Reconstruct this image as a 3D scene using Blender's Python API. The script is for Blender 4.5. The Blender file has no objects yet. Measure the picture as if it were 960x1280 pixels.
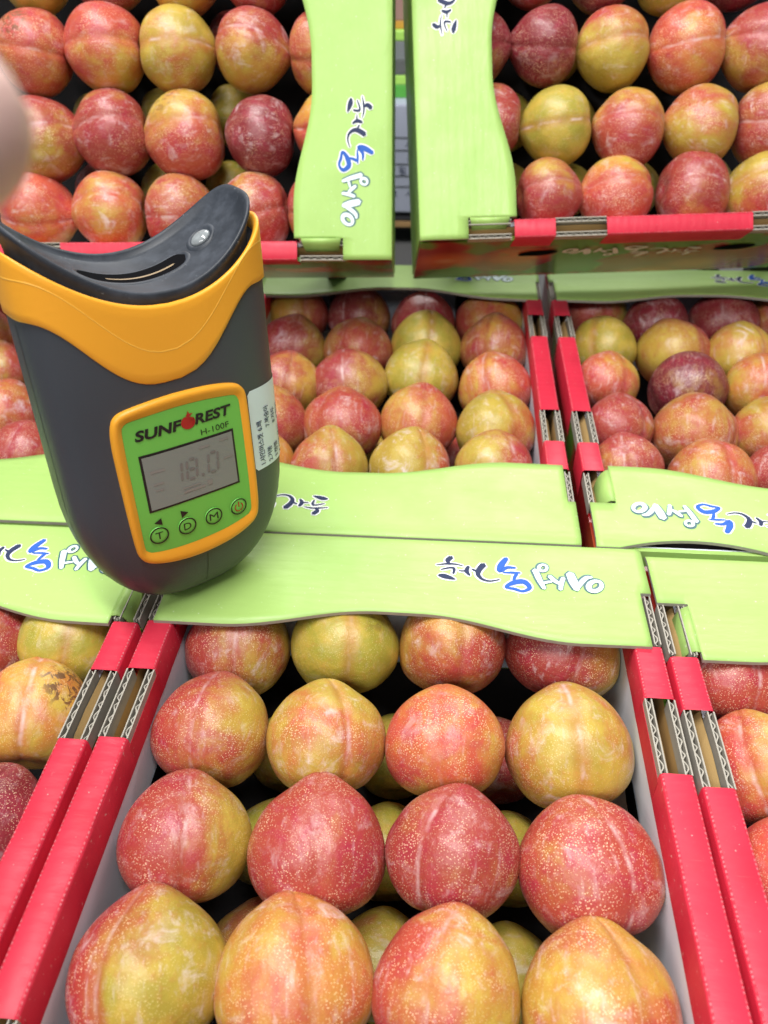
import bpy, bmesh, math, random
from mathutils import Vector, Matrix, Euler, noise
from mathutils.geometry import tessellate_polygon

random.seed(7)
scene = bpy.context.scene
COL = scene.collection
rad = math.radians
Z0 = 0.100                                   # height of the box rims above the table top

# ------------------------------------------------------------------ camera
cam = bpy.data.cameras.new('camera')
cam.sensor_fit = 'HORIZONTAL'
cam.sensor_width = 36.0
cam.lens = 36.04
cam.clip_start = 0.005
cam.clip_end = 50
cam.dof.use_dof = True
cam.dof.focus_distance = 0.34
cam.dof.aperture_fstop = 15
camo = bpy.data.objects.new('camera', cam)
COL.objects.link(camo)
CR = Vector((0.99617738, 0.08533692, -0.0186612))
CU = Vector((-0.04090099, 0.64443074, 0.76356803))
CF = Vector((-0.0771864, 0.75988593, -0.64545769))
m = Matrix((CR, CU, -CF)).transposed().to_4x4()
m.translation = Vector((0, 0, 0.27 + Z0))
camo.matrix_world = m
scene.camera = camo

# ------------------------------------------------------------------ light
world = bpy.data.worlds.new('World')
scene.world = world
world.use_nodes = True
bg = world.node_tree.nodes['Background']
bg.inputs[0].default_value = (0.88, 0.95, 1.0, 1)
bg.inputs[1].default_value = 0.13

def lamp(name, loc, target, sx, sy, power, color=(1, 0.98, 0.95)):
    l = bpy.data.lights.new(name, 'AREA')
    l.shape = 'RECTANGLE'
    l.size, l.size_y, l.energy, l.color = sx, sy, power, color
    o = bpy.data.objects.new(name, l)
    COL.objects.link(o)
    o.location = loc
    o.rotation_euler = (Vector(target) - Vector(loc)).to_track_quat('-Z', 'Y').to_euler()
    return o
# rows of ceiling tube lights running across the aisle of the shop
lamp('ceiling_light', (-0.5, -1.10, 1.55), (0, 0.4, 0.1), 1.8, 0.28, 22)
lamp('ceiling_light', (-0.2, 0.15, 1.80), (0, 0.4, 0.1), 1.8, 0.24, 46)
lamp('ceiling_light', (0.1, 2.00, 1.55), (0, 0.3, 0.1), 1.8, 0.24, 32)

vs = scene.view_settings
vs.view_transform = 'Standard'
vs.look = 'None'
vs.exposure = 0.0
vs.gamma = 1.0
vs.use_curve_mapping = False
scene.cycles.max_bounces = 6
scene.cycles.diffuse_bounces = 3
scene.cycles.use_denoising = True

# ------------------------------------------------------------------ node helpers
class NT:
    def __init__(s, name):
        s.mat = bpy.data.materials.new(name)
        s.mat.use_nodes = True
        s.t = s.mat.node_tree
        s.b = s.t.nodes['Principled BSDF']
    def n(s, typ, **kw):
        nd = s.t.nodes.new(typ)
        for k, v in kw.items():
            setattr(nd, k, v)
        return nd
    def link(s, a, b):
        s.t.links.new(a, b)
    def put(s, sock, v):
        if hasattr(v, 'is_output'):
            s.link(v, sock)
        else:
            sock.default_value = v
    def math(s, op, a, b=0.0, c=None, clamp=False):
        nd = s.n('ShaderNodeMath', operation=op, use_clamp=clamp)
        s.put(nd.inputs[0], a)
        s.put(nd.inputs[1], b)
        if c is not None:
            s.put(nd.inputs[2], c)
        return nd.outputs[0]
    def mix(s, f, a, b, mode='MIX'):
        nd = s.n('ShaderNodeMix', data_type='RGBA', blend_type=mode)
        s.put(nd.inputs[0], f)
        for sock, v in ((nd.inputs[6], a), (nd.inputs[7], b)):
            s.put(sock, v if hasattr(v, 'is_output') else (*v, 1))
        return nd.outputs[2]
    def ramp(s, v, a, b, lo=0.0, hi=1.0):
        nd = s.n('ShaderNodeMapRange', interpolation_type='SMOOTHSTEP')
        s.put(nd.inputs[0], v)
        for i, x in enumerate((a, b, lo, hi)):
            s.put(nd.inputs[i + 1], x)
        return nd.outputs[0]
    def noise(s, vec, scale, detail=2.0, rough=0.5, dist=0.0):
        nd = s.n('ShaderNodeTexNoise')
        s.put(nd.inputs['Vector'], vec)
        nd.inputs['Scale'].default_value = scale
        nd.inputs['Detail'].default_value = detail
        nd.inputs['Roughness'].default_value = rough
        nd.inputs['Distortion'].default_value = dist
        return nd.outputs[0]
    def obj(s):
        return s.n('ShaderNodeTexCoord').outputs['Object']
    def mapping(s, vec, scale=(1, 1, 1), loc=(0, 0, 0)):
        nd = s.n('ShaderNodeMapping')
        s.link(vec, nd.inputs[0])
        nd.inputs['Scale'].default_value = scale
        nd.inputs['Location'].default_value = loc
        return nd.outputs[0]
    def bump(s, h, strength, dist):
        nd = s.n('ShaderNodeBump')
        s.link(h, nd.inputs['Height'])
        nd.inputs['Strength'].default_value = strength
        nd.inputs['Distance'].default_value = dist
        s.link(nd.outputs[0], s.b.inputs['Normal'])
    def set(s, **kw):
        for k, v in kw.items():
            k = {'col': 'Base Color', 'rough': 'Roughness', 'metal': 'Metallic', 'spec': 'Specular IOR Level', 'coat': 'Coat Weight',
                 'coatr': 'Coat Roughness', 'trans': 'Transmission Weight', 'sss': 'Subsurface Weight', 'ior': 'IOR'}[k]
            if isinstance(v, tuple):
                v = (*v, 1) if len(v) == 3 else v
            s.put(s.b.inputs[k], v)
        return s.mat

def plain(name, col, rough=0.5, var=0.06, scale=60, spec=0.5, bump=0.0, metal=0.0):
    """a plain surface with slight uneven colour and fine grain"""
    k = NT(name)
    o = k.obj()
    n = k.noise(o, scale, 4, 0.6)
    c = k.mix(k.math('MULTIPLY', n, var * 2), col, tuple(x * 0.55 for x in col))
    k.set(col=c, rough=rough, spec=spec, metal=metal)
    if bump:
        k.bump(k.noise(o, scale * 25, 2), bump, 0.0004)
    return k.mat

M = {}
def card_print(name, col, col2, rough=0.3):
    """glossy printed corrugated card: slight washboard from the flutes, scuffs"""
    k = NT(name)
    o = k.obj()
    n = k.noise(o, 22, 5, 0.6)
    c = k.mix(k.ramp(n, 0.42, 0.75), col, col2)
    sp = k.noise(o, 420, 3, 0.65)
    c = k.mix(k.math('MULTIPLY', k.ramp(sp, 0.66, 0.74), 0.35), c, (0.85, 0.9, 0.8))
    scr = k.noise(k.mapping(o, (30, 700, 30)), 1, 2)
    c = k.mix(k.math('MULTIPLY', k.math('MULTIPLY', k.ramp(scr, 0.68, 0.76), k.ramp(n, 0.5, 0.62)), 0.15), c, (0.88, 0.92, 0.82))
    w = k.n('ShaderNodeTexWave', wave_type='BANDS', bands_direction='Y')
    k.link(o, w.inputs[0])
    w.inputs['Scale'].default_value = 55
    w.inputs['Distortion'].default_value = 2.0
    w.inputs['Detail'].default_value = 2
    w.inputs['Detail Scale'].default_value = 1.2
    big = k.noise(k.mapping(o, (20, 60, 20)), 1, 3)
    fine = k.noise(k.mapping(o, (150, 420, 150)), 1, 3)
    h = k.math('ADD', k.math('MULTIPLY', w.outputs[1], 0.10), k.math('ADD', k.math('MULTIPLY', big, 1.5), k.math('MULTIPLY', fine, 0.30)))
    k.set(col=c, rough=k.ramp(n, 0.3, 0.7, rough - 0.06, rough + 0.12), spec=0.4)
    k.bump(h, 0.55, 0.0008)
    return k.mat
M['green'] = card_print('printed_green_card', (0.385, 0.60, 0.165), (0.35, 0.55, 0.145), 0.42)
M['red'] = card_print('printed_red_card', (0.64, 0.028, 0.062), (0.55, 0.020, 0.046), 0.44)
M['white'] = plain('white_liner_card', (0.82, 0.88, 0.99), 0.55, 0.03, 40)
M['kraft'] = plain('kraft_card', (0.50, 0.33, 0.13), 0.75, 0.12, 90, bump=0.2)
M['paper'] = plain('cut_card_edge', (0.47, 0.44, 0.38), 0.85, 0.35, 300, spec=0.2)
M['flute'] = plain('card_flute', (0.16, 0.14, 0.11), 0.9, 0.25, 300, spec=0.2)
M['black_tray'] = plain('black_tray', (0.010, 0.009, 0.010), 0.85, 0.1, 40)
M['halo'] = plain('print_white', (0.86, 0.90, 0.88), 0.4, 0.03)
M['ink'] = plain('print_slate_ink', (0.030, 0.042, 0.10), 0.6, 0.1, 120, spec=0.2)
M['blue'] = plain('print_blue_ink', (0.035, 0.13, 0.52), 0.6, 0.1, 120, spec=0.2)
M['ice'] = plain('print_ice_white', (0.74, 0.90, 0.92), 0.4, 0.04, 120)
M['teal'] = plain('print_teal_shadow', (0.04, 0.13, 0.15), 0.4, 0.1, 120)
M['dark'] = plain('slot_shade_black', (0.006, 0.006, 0.007), 1.0, 0.05, spec=0.02)  # flat black stands in for the shade inside holes and slots
M['table'] = plain('table_laminate', (0.10, 0.10, 0.10), 0.5, 0.1, 12)
M['rack'] = plain('black_rack_metal', (0.02, 0.02, 0.022), 0.4, 0.1, 30)

def crease_mat():
    k = NT('worn_red_crease')
    o = k.obj()
    w = k.n('ShaderNodeTexWave', wave_type='BANDS', bands_direction='Y')
    k.link(o, w.inputs[0])
    w.inputs['Scale'].default_value = 170
    w.inputs['Distortion'].default_value = 6
    n = k.noise(o, 180, 3)
    f = k.math('MULTIPLY', k.ramp(w.outputs[1], 0.25, 0.8), k.ramp(n, 0.30, 0.6))
    k.set(col=k.mix(k.math('MULTIPLY', f, 0.45), (0.64, 0.04, 0.07), (0.80, 0.38, 0.42)), rough=0.45)
    return k.mat
M['crease'] = crease_mat()

def art_mat():
    """the fruit picture printed on the long side of the cartons"""
    k = NT('carton_fruit_print')
    o = k.obj()
    v = k.n('ShaderNodeTexVoronoi', feature='F1')
    k.link(k.mapping(o, (30, 17, 24)), v.inputs['Vector'])
    v.inputs['Scale'].default_value = 1.0
    d = v.outputs['Distance']
    n = k.noise(o, 30, 4)
    fruit = k.mix(k.ramp(d, 0.15, 0.62), (0.62, 0.13, 0.04), (0.30, 0.012, 0.016))
    leaf = k.mix(n, (0.05, 0.16, 0.02), (0.16, 0.30, 0.04))
    c = k.mix(k.ramp(k.noise(o, 15, 2), 0.54, 0.60), fruit, leaf)
    c = k.mix(k.math('MULTIPLY', k.ramp(d, 0.02, 0.22, 1, 0), 0.5), c, (0.85, 0.5, 0.3))
    k.set(col=c, rough=0.25, spec=0.5)
    return k.mat
M['art'] = art_mat()

# ------------------------------------------------------------------ mesh helpers
def mesh_obj(name, bm_or_me, mats, parent=None, smooth=False):
    if isinstance(bm_or_me, bmesh.types.BMesh):
        me = bpy.data.meshes.new(name)
        bm_or_me.normal_update()
        bm_or_me.to_mesh(me)
        bm_or_me.free()
    else:
        me = bm_or_me
    for x in (mats if isinstance(mats, (list, tuple)) else [mats]):
        me.materials.append(x)
    if smooth:
        me.shade_smooth() if hasattr(me, 'shade_smooth') else None
        for p in me.polygons:
            p.use_smooth = True
    o = bpy.data.objects.new(name, me)
    COL.objects.link(o)
    if parent is not None:
        o.parent = parent
    return o

def empty(name, loc=(0, 0, 0)):
    o = bpy.data.objects.new(name, None)
    o.empty_display_size = 0.02
    COL.objects.link(o)
    o.location = loc
    return o

def tag(o, label=None, cat=None, group=None, kind=None):
    for k, v in (('label', label), ('category', cat), ('group', group), ('kind', kind)):
        if v:
            o[k] = v
    return o

def add_box(bm, x0, x1, y0, y1, z0, z1, mat=0):
    vs_ = [bm.verts.new((x, y, z)) for z in (z0, z1) for y in (y0, y1) for x in (x0, x1)]
    fs = []
    for q in ((0, 2, 3, 1), (4, 5, 7, 6), (0, 1, 5, 4), (2, 6, 7, 3), (0, 4, 6, 2), (1, 3, 7, 5)):
        f = bm.faces.new([vs_[i] for i in q])
        f.material_index = mat
        fs.append(f)
    return fs

def bevel_all(bm, w, seg=2):
    bmesh.ops.bevel(bm, geom=bm.edges[:], offset=w, segments=seg, affect='EDGES', profile=0.6, clamp_overlap=True)

def catmull(pts, per=6, closed=False):
    n = len(pts)
    out = []
    rng = range(n if closed else n - 1)
    for i in rng:
        g = (lambda j: pts[j % n]) if closed else (lambda j: pts[max(0, min(n - 1, j))])
        p0, p1, p2, p3 = g(i - 1), g(i), g(i + 1), g(i + 2)
        for k in range(per):
            t = k / per
            out.append(tuple(0.5 * (2 * b + (c - a) * t + (2 * a - 5 * b + 4 * c - d) * t * t + (3 * b - a - 3 * c + d) * t ** 3)
                             for a, b, c, d in zip(p0, p1, p2, p3)))
    if not closed:
        out.append(tuple(pts[-1]))
    return out

# ------------------------------------------------------------------ brush lettering (five syllables, drawn as strokes)
# each stroke: colour key, closed?, points (x, y down, width)
def ring(cx, cy, rx, ry, rot, w0, w1):
    r = []
    for i in range(10):
        a = i / 10 * 2 * math.pi
        x, y = rx * math.cos(a), ry * math.sin(a)
        c, s = math.cos(rot), math.sin(rot)
        r.append((cx + x * c - y * s, cy + x * s + y * c, w0 + (w1 - w0) * (0.5 + 0.5 * math.cos(a))))
    return r
STROKES = [
    ('i', True, ring(131, 154, 40, 24, -0.35, 17, 24)),
    ('i', False, [(142, 200, 12), (172, 196, 20), (205, 172, 22), (226, 146, 16)]),
    ('i', False, [(238, 132, 26), (252, 170, 38), (266, 214, 34)]),
    ('i', False, [(332, 128, 16), (324, 158, 20), (308, 190, 18)]),
    ('i', False, [(330, 156, 12), (358, 172, 20), (386, 196, 18)]),
    ('i', False, [(378, 168, 10), (404, 164, 14), (428, 158, 10)]),
    ('i', False, [(424, 130, 16), (446, 172, 24), (468, 226, 26)]),
    ('i', True, ring(420, 240, 24, 17, -0.2, 12, 16)),
    ('b', True, [(548, 112, 14), (508, 132, 20), (540, 162, 28), (600, 154, 26), (644, 130, 14), (596, 122, 16)]),
    ('b', False, [(598, 168, 12), (588, 188, 16), (576, 204, 14)]),
    ('b', False, [(556, 208, 8), (604, 208, 14), (656, 206, 8)]),
    ('b', False, [(584, 234, 12), (632, 234, 18), (676, 214, 22), (668, 244, 30), (634, 284, 22)]),
    ('k', False, [(680, 168, 6), (730, 158, 9), (776, 164, 13), (804, 188, 20), (798, 216, 26), (772, 244, 28)]),
    ('k', False, [(806, 198, 8), (822, 210, 11), (842, 217, 7)]),
    ('k', False, [(855, 184, 10), (872, 206, 20), (862, 230, 15)]),
    ('k', False, [(880, 206, 10), (898, 205, 8), (918, 206, 5)]),
    ('k', False, [(938, 158, 6), (972, 166, 22), (1010, 174, 27), (1036, 176, 12)]),
    ('k', False, [(951, 188, 10), (946, 214, 13), (968, 220, 10), (1022, 208, 7)]),
    ('k', False, [(895, 233, 4), (940, 240, 9), (985, 240, 11), (1053, 233, 4)]),
    ('k', False, [(980, 246, 14), (986, 260, 23), (966, 277, 24)]),
]

def stroke_poly(pts, closed, grow, ysc):
    """left and right outline of a brush stroke in text units (x right, y up)"""
    c = catmull(pts, 5, closed)
    P = [(p[0], -p[1] * ysc) for p in c]
    Wd = [max(p[2], 4) * 1.38 + grow for p in c]
    n = len(P)
    Lf, Rt = [], []
    for i in range(n):
        a = P[(i - 1) % n] if (closed or i > 0) else P[i]
        b = P[(i + 1) % n] if (closed or i < n - 1) else P[i]
        tx, ty = b[0] - a[0], b[1] - a[1]
        l = math.hypot(tx, ty) or 1
        nx, ny = -ty / l, tx / l
        h = Wd[i] / 2
        Lf.append((P[i][0] + nx * h, P[i][1] + ny * h))
        Rt.append((P[i][0] - nx * h, P[i][1] - ny * h))
    caps = []
    if not closed:
        for (i, j) in ((0, 1), (n - 1, n - 2)):
            tx, ty = P[i][0] - P[j][0], P[i][1] - P[j][1]
            l = math.hypot(tx, ty) or 1
            e = Wd[i] * 0.38
            caps.append((P[i][0] + tx / l * e, P[i][1] + ty / l * e))
    return Lf, Rt, caps

def lettering_mesh(place, scale, colors=None, ysc=1.55, halo=True):
    """place(u, v, layer) -> local position; u along the text, v up. Returns mesh + material list."""
    bm = bmesh.new()
    mats = [M['halo'], M['ink'], M['blue'], M['ice'], M['teal']]
    lay = 0
    def put(stroke, grow, mi, dx, dy, base):
        nonlocal lay
        _, closed, pts = stroke
        Lf, Rt, caps = stroke_poly(pts, closed, grow, ysc)
        lay += 1
        z = base + lay * 0.000004
        tr = lambda q: bm.verts.new(place((q[0] + dx - 80) * scale, (q[1] + dy + 195 * ysc) * scale, z))
        l = [tr(q) for q in Lf]
        r = [tr(q) for q in Rt]
        n = len(l)
        for i in range(n if closed else n - 1):
            j = (i + 1) % n
            try:
                bm.faces.new((r[i], r[j], l[j], l[i])).material_index = mi
            except ValueError:
                pass
        if not closed:
            a, b = tr(caps[0]), tr(caps[1])
            bm.faces.new((a, r[0], l[0])).material_index = mi
            bm.faces.new((l[-1], r[-1], b)).material_index = mi
    if halo:
        for s in STROKES:
            if s[0] != 'i':
                put(s, 20, 0, 0, 0, 0.00012)
            else:
                put(s, 19, 4, 3, -5, 0.00012)
    for s in STROKES:
        mi = colors if colors is not None else {'i': 3, 'b': 2, 'k': 1}[s[0]]
        put(s, 0, mi, 0, 0, 0.00030)
    return bm, mats

# ------------------------------------------------------------------ cartons
BW, BL, BH = 0.237, 0.355, 0.098
RIM = 0.0128
TH = 0.0031
NOTCH = [(0.033, 0.0625), (0.0925, 0.1275), (0.2275, 0.2625), (0.2925, 0.322)]

def flap_edge(x):
    d = min(x, BW - x)
    t = max(0.0, min(1.0, (d - 0.034) / 0.075))
    return 0.066 - 0.0135 * (0.5 - 0.5 * math.cos(math.pi * t))

def make_flap(parent, seed, in0, in1, tab0, tab1, bow=0.0, lift=0.0):
    """one end flap lying over the fruit; local x along the fold, y into the box, then placed by the caller"""
    rnd = random.Random(seed)
    ph = rnd.uniform(0, 6.28)
    amp = rnd.uniform(0.0006, 0.0013)
    def zf(x, y):
        return 0.0012 + amp * math.sin(ph + x * 26) * (y / 0.06) + lift * (y / 0.066) ** 2 - 0.0016 * max(0, 1 - y / 0.006) ** 2
    step = 0.033
    def y0(x):
        return bow * max(0.0, math.sin(math.pi * (x - 0.012) / 0.075)) if 0.012 < x < 0.087 else 0.0
    bm = bmesh.new()
    nx = 60
    xs = sorted(set([i / nx * BW for i in range(nx + 1)] + [in0, BW - in1]))
    def rows(x, front):
        if front:
            return [step + (flap_edge(x) - step) * j / 6 for j in range(7)]
        a = y0(x)
        return [a + (step - a) * t for t in (0, 0.03, 0.08, 0.16, 0.3, 0.5, 0.75, 1)]
    grid = {}
    def vert(x, y, k):
        key = (round(x, 6), round(y, 6), k)
        if key not in grid:
            grid[key] = bm.verts.new((x, y, zf(x, y) - (0.0019 if k else 0)))
        return grid[key]
    for front in (False, True):
        xx = [x for x in xs if not front or in0 - 1e-6 <= x <= BW - in1 + 1e-6]
        for a, b in zip(xx, xx[1:]):
            ra, rb = rows(a, front), rows(b, front)
            for j in range(len(ra) - 1):
                for k in (0, 1):
                    q = [vert(a, ra[j], k), vert(b, rb[j], k), vert(b, rb[j + 1], k), vert(a, ra[j + 1], k)]
                    f = bm.faces.new(q if k == 0 else q[::-1])
                    f.material_index = 0 if k == 0 else 1
                    f.smooth = k == 0
    bm.edges.ensure_lookup_table()
    be = [e for e in bm.edges if e.is_boundary and all(abs(v.co.z - zf(v.co.x, v.co.y)) < 1e-5 for v in e.verts)]
    low = {}
    for key, v in grid.items():
        low[v] = grid.get((key[0], key[1], 1))
    for e in be:
        a, b = e.verts
        f = bm.faces.new((a, b, low[b], low[a]))
        f.material_index = 1
    bmesh.ops.recalc_face_normals(bm, faces=bm.faces[:])
    o = mesh_obj('end_flap', bm, [M['green'], M['paper']], parent)
    # lettering: tops of the letters face the inside of the box
    sc = 0.082 / 985
    bm, mats = lettering_mesh(lambda u, v, l: Vector((0.0215 + u, 0.0245 + v, zf(0.0215 + u, 0.0245 + v) + l)), sc)
    mesh_obj('lettering', bm, mats, o)
    # tabs bent down into the slot of the rim
    for on, side in ((tab0, 0), (tab1, 1)):
        if not on:
            continue
        xi = in0 if side == 0 else BW - in1
        sg = -1 if side == 0 else 1
        bm = bmesh.new()
        prof = [(0, 0.0012), (0.0022, 0.0008), (0.0042, -0.001), (0.0055, -0.004), (0.0062, -0.009), (0.0065, -0.016)]
        prev = None
        for (dx, dz) in prof:
            cur = []
            for (y, off) in ((step + 0.0012, 0), (0.0475, 0), (0.0615, 0)):
                w = (y - 0.047) * (1 - 0.15 * dx / 0.0065) + 0.047
                cur.append(bm.verts.new((xi + sg * dx, w, zf(xi, y) - 0.0012 + dz)))
            if prev:
                for i in range(2):
                    f = bm.faces.new((prev[i], prev[i + 1], cur[i + 1], cur[i]))
                    f.smooth = True
            prev = cur
        bmesh.ops.recalc_face_normals(bm, faces=bm.faces[:])
        bmesh.ops.solidify(bm, geom=bm.faces[:], thickness=0.0009)
        mesh_obj('tab', bm, M['green'], o)
    return o

def corr_mesh(length):
    """cut edge of corrugated board seen from above: two liners and a wavy flute"""
    bm = bmesh.new()
    add_box(bm, 0, 0.0006, 0, length, -0.007, 0, 0)
    add_box(bm, TH - 0.0006, TH, 0, length, -0.007, 0, 0)
    n = int(length / 0.0005)
    prev = None
    for i in range(n + 1):
        y = length * i / n
        ph = (y + 0.0005 * math.sin(y * 700)) / 0.0056 * 2 * math.pi
        x = TH / 2 + (TH / 2 - 0.0008) * math.sin(ph) * (0.9 + 0.1 * math.sin(y * 410))
        ring_ = [bm.verts.new((x - 0.00030, y, -0.0012)), bm.verts.new((x + 0.00030, y, -0.0012)),
                 bm.verts.new((x + 0.00030, y, -0.006)), bm.verts.new((x - 0.00030, y, -0.006))]
        if prev:
            for k in range(4):
                f = bm.faces.new((prev[k], prev[(k + 1) % 4], ring_[(k + 1) % 4], ring_[k]))
                f.material_index = 0
        prev = ring_
    add_box(bm, 0.0005, TH - 0.0005, 0.0003, length - 0.0003, -0.0068, -0.0042, 1)
    me = bpy.data.meshes.new('corrugated_edge')
    bm.normal_update()
    bm.to_mesh(me)
    bm.free()
    me.materials.append(M['paper'])
    me.materials.append(M['flute'])
    return me
CORR = {}

def rim_profile():
    pts = [(0, -0.020), (0, -0.0016), (0.0005, -0.0005), (0.0016, 0)]
    pts += [(RIM - 0.0016, 0), (RIM - 0.0005, -0.0005), (RIM, -0.0016), (RIM, -0.0175)]
    return pts

def rim_mesh(length):
    bm = bmesh.new()
    P = rim_profile()
    n = max(2, int(length / 0.006))
    prev = None
    for i in range(n + 1):
        y = length * i / n
        cur = []
        for k, (x, z) in enumerate(P):
            j = 0.00025 * noise.noise(Vector((x * 300 + length * 91, y * 60, k * 1.7)))
            cur.append(bm.verts.new((x + j, y, z + j)))
        if prev:
            for k in range(len(P) - 1):
                f = bm.faces.new((prev[k], prev[k + 1], cur[k + 1], cur[k]))
                f.smooth = True
        prev = cur
    bmesh.ops.recalc_face_normals(bm, faces=bm.faces[:])
    me = bpy.data.meshes.new('rim_strip')
    bm.to_mesh(me)
    bm.free()
    me.materials.append(M['red'])
    # thickness comes from a solidify so the cut ends show board
    return me

def crease_mesh(length):
    bm = bmesh.new()
    add_box(bm, -0.00032, 0.00032, 0.001, length - 0.001, -0.0001, 0.00018)
    me = bpy.data.meshes.new('worn_crease')
    bm.to_mesh(me)
    bm.free()
    me.materials.append(M['crease'])
    return me
SEGS = [(0.0645, 0.0925), (0.1275, 0.2275), (0.2625, 0.2905)]
RIMME = [rim_mesh(b - a) for a, b in SEGS]
CREASEME = [crease_mesh(b - a) for a, b in SEGS]

def link_mesh(name, me, parent, loc=(0, 0, 0), rot=(0, 0, 0), scale=(1, 1, 1)):
    o = bpy.data.objects.new(name, me)
    COL.objects.link(o)
    o.parent = parent
    o.location, o.rotation_euler, o.scale = loc, rot, scale
    return o

def make_carton(key, label, mat4, flaps, art=False):
    root = empty('fruit_carton')
    root.matrix_world = mat4
    tag(root, label, 'carton', 'plum cartons on the display')
    # long sides, double walled with a hollow between
    for side in (0, 1):
        X = lambda x: x if side == 0 else BW - x
        bm = bmesh.new()
        a, b = sorted((X(0.0002), X(TH)))
        fs = add_box(bm, a, b, 0.001, BL - 0.001, -BH, -0.0062, 0)
        fs[5 if side == 0 else 4].material_index = 1
        mesh_obj('outer_wall', bm, [M['art'], M['kraft']], root)
        bm = bmesh.new()
        a, b = sorted((X(RIM - TH), X(RIM - 0.0002)))
        fs = add_box(bm, a, b, 0.001, BL - 0.001, -BH, -0.0062, 0)
        fs[4 if side == 0 else 5].material_index = 1
        mesh_obj('inner_wall', bm, [M['white'], M['kraft']], root)
        # finger hole on the white wall, a flat patch with its shade painted black
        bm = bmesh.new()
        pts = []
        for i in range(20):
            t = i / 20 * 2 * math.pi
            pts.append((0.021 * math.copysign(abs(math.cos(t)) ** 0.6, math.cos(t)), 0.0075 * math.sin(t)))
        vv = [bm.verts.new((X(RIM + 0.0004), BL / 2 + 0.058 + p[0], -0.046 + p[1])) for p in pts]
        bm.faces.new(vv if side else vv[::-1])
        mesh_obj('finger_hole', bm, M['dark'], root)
        for (s0, s1), me, cm in zip(SEGS, RIMME, CREASEME):
            r = link_mesh('rim_strip', me, root, (X(0), s0, 0), scale=(1 if side == 0 else -1, 1, 1))
            link_mesh('worn_crease', cm, r, (RIM - 0.0009, 0, -0.0003), (0, rad(42), 0))
            link_mesh('worn_crease', cm, r, (0.0009, 0, -0.0003), (0, rad(-42), 0))
        # red band under the notches, inside face
        a, b = sorted((X(RIM - 0.0006), X(RIM + 0.0001)))
        for (n0, n1) in NOTCH:
            bm = bmesh.new()
            add_box(bm, a, b, n0 - 0.0015, n1 + 0.0015, -0.0172, -0.0045)
            mesh_obj('inner_band', bm, M['red'], root)
            # added kraft filler, raised and sloped so the hollow of the rim looks bright
            bm = bmesh.new()
            prof = [(TH + 0.0002, -0.030), (TH + 0.0012, -0.020), (TH + 0.0030, -0.0110), (RIM - TH - 0.0006, -0.0062)]
            vv = [[bm.verts.new((X(px), yy, pz)) for px, pz in prof] for yy in (n0 - 0.004, (n0 + n1) / 2, n1 + 0.004)]
            for v in vv[1]:
                v.co.z += 0.0012
            for r0, r1 in zip(vv, vv[1:]):
                for i in range(len(prof) - 1):
                    bm.faces.new((r0[i], r0[i + 1], r1[i + 1], r1[i])).smooth = True
            mesh_obj('hollow_filler', bm, M['kraft'], root)
        for (n0, n1) in NOTCH:
            ln = round(n1 - n0, 5)
            if ln not in CORR:
                CORR[ln] = corr_mesh(ln)
            for xx in (0.0001, RIM - TH - 0.0001):
                link_mesh('corrugated_edge', CORR[ln], root, (X(xx), n0, -0.0004), scale=(1 if side == 0 else -1, 1, 1))
    # short ends
    for end in (0, 1):
        bm = bmesh.new()
        y = (0.0004, TH) if end == 0 else (BL - TH, BL - 0.0004)
        add_box(bm, 0.0035, BW - 0.0035, y[0], y[1], -BH, -0.0028)
        mesh_obj('end_wall', bm, M['green'], root)
        bm = bmesh.new()
        y = (TH + 0.0006, TH + 0.0016) if end == 0 else (BL - TH - 0.0016, BL - TH - 0.0006)
        add_box(bm, RIM + 0.001, BW - RIM - 0.001, y[0], y[1], -BH + 0.003, -0.0035)
        mesh_obj('end_lining', bm, M['white'], root)
    bm = bmesh.new()
    add_box(bm, RIM, BW - RIM, TH + 0.002, BL - TH - 0.002, -BH, -BH + 0.0025)
    mesh_obj('base_panel', bm, M['black_tray'], root)
    for end, kw in flaps.items():
        f = make_flap(root, hash((key, end)) % 1000 if False else ord(key[0]) * 7 + len(key) * 3 + end, **kw)
        if end == 1:
            f.location = (BW, BL, 0)
            f.rotation_euler = (0, 0, math.pi)
    if art:
        # white lettering and hand slots on the long side turned to the viewer (outward +x)
        sc = 0.105 / 985
        bm, mats = lettering_mesh(lambda u, v, l: Vector((BW + 0.0003 + l, 0.105 + u, -0.038 + v * 0.85)), sc, colors=0, halo=False)
        mesh_obj('side_lettering', bm, mats, root)
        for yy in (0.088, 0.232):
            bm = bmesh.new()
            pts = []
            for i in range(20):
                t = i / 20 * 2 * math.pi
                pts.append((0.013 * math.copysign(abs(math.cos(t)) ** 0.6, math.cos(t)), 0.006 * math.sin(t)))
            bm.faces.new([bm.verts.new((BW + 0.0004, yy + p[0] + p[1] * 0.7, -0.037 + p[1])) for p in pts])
            mesh_obj('hand_slot', bm, M['dark'], root)  # uncut slot, the shade inside it painted as a black patch
    return root

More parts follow.
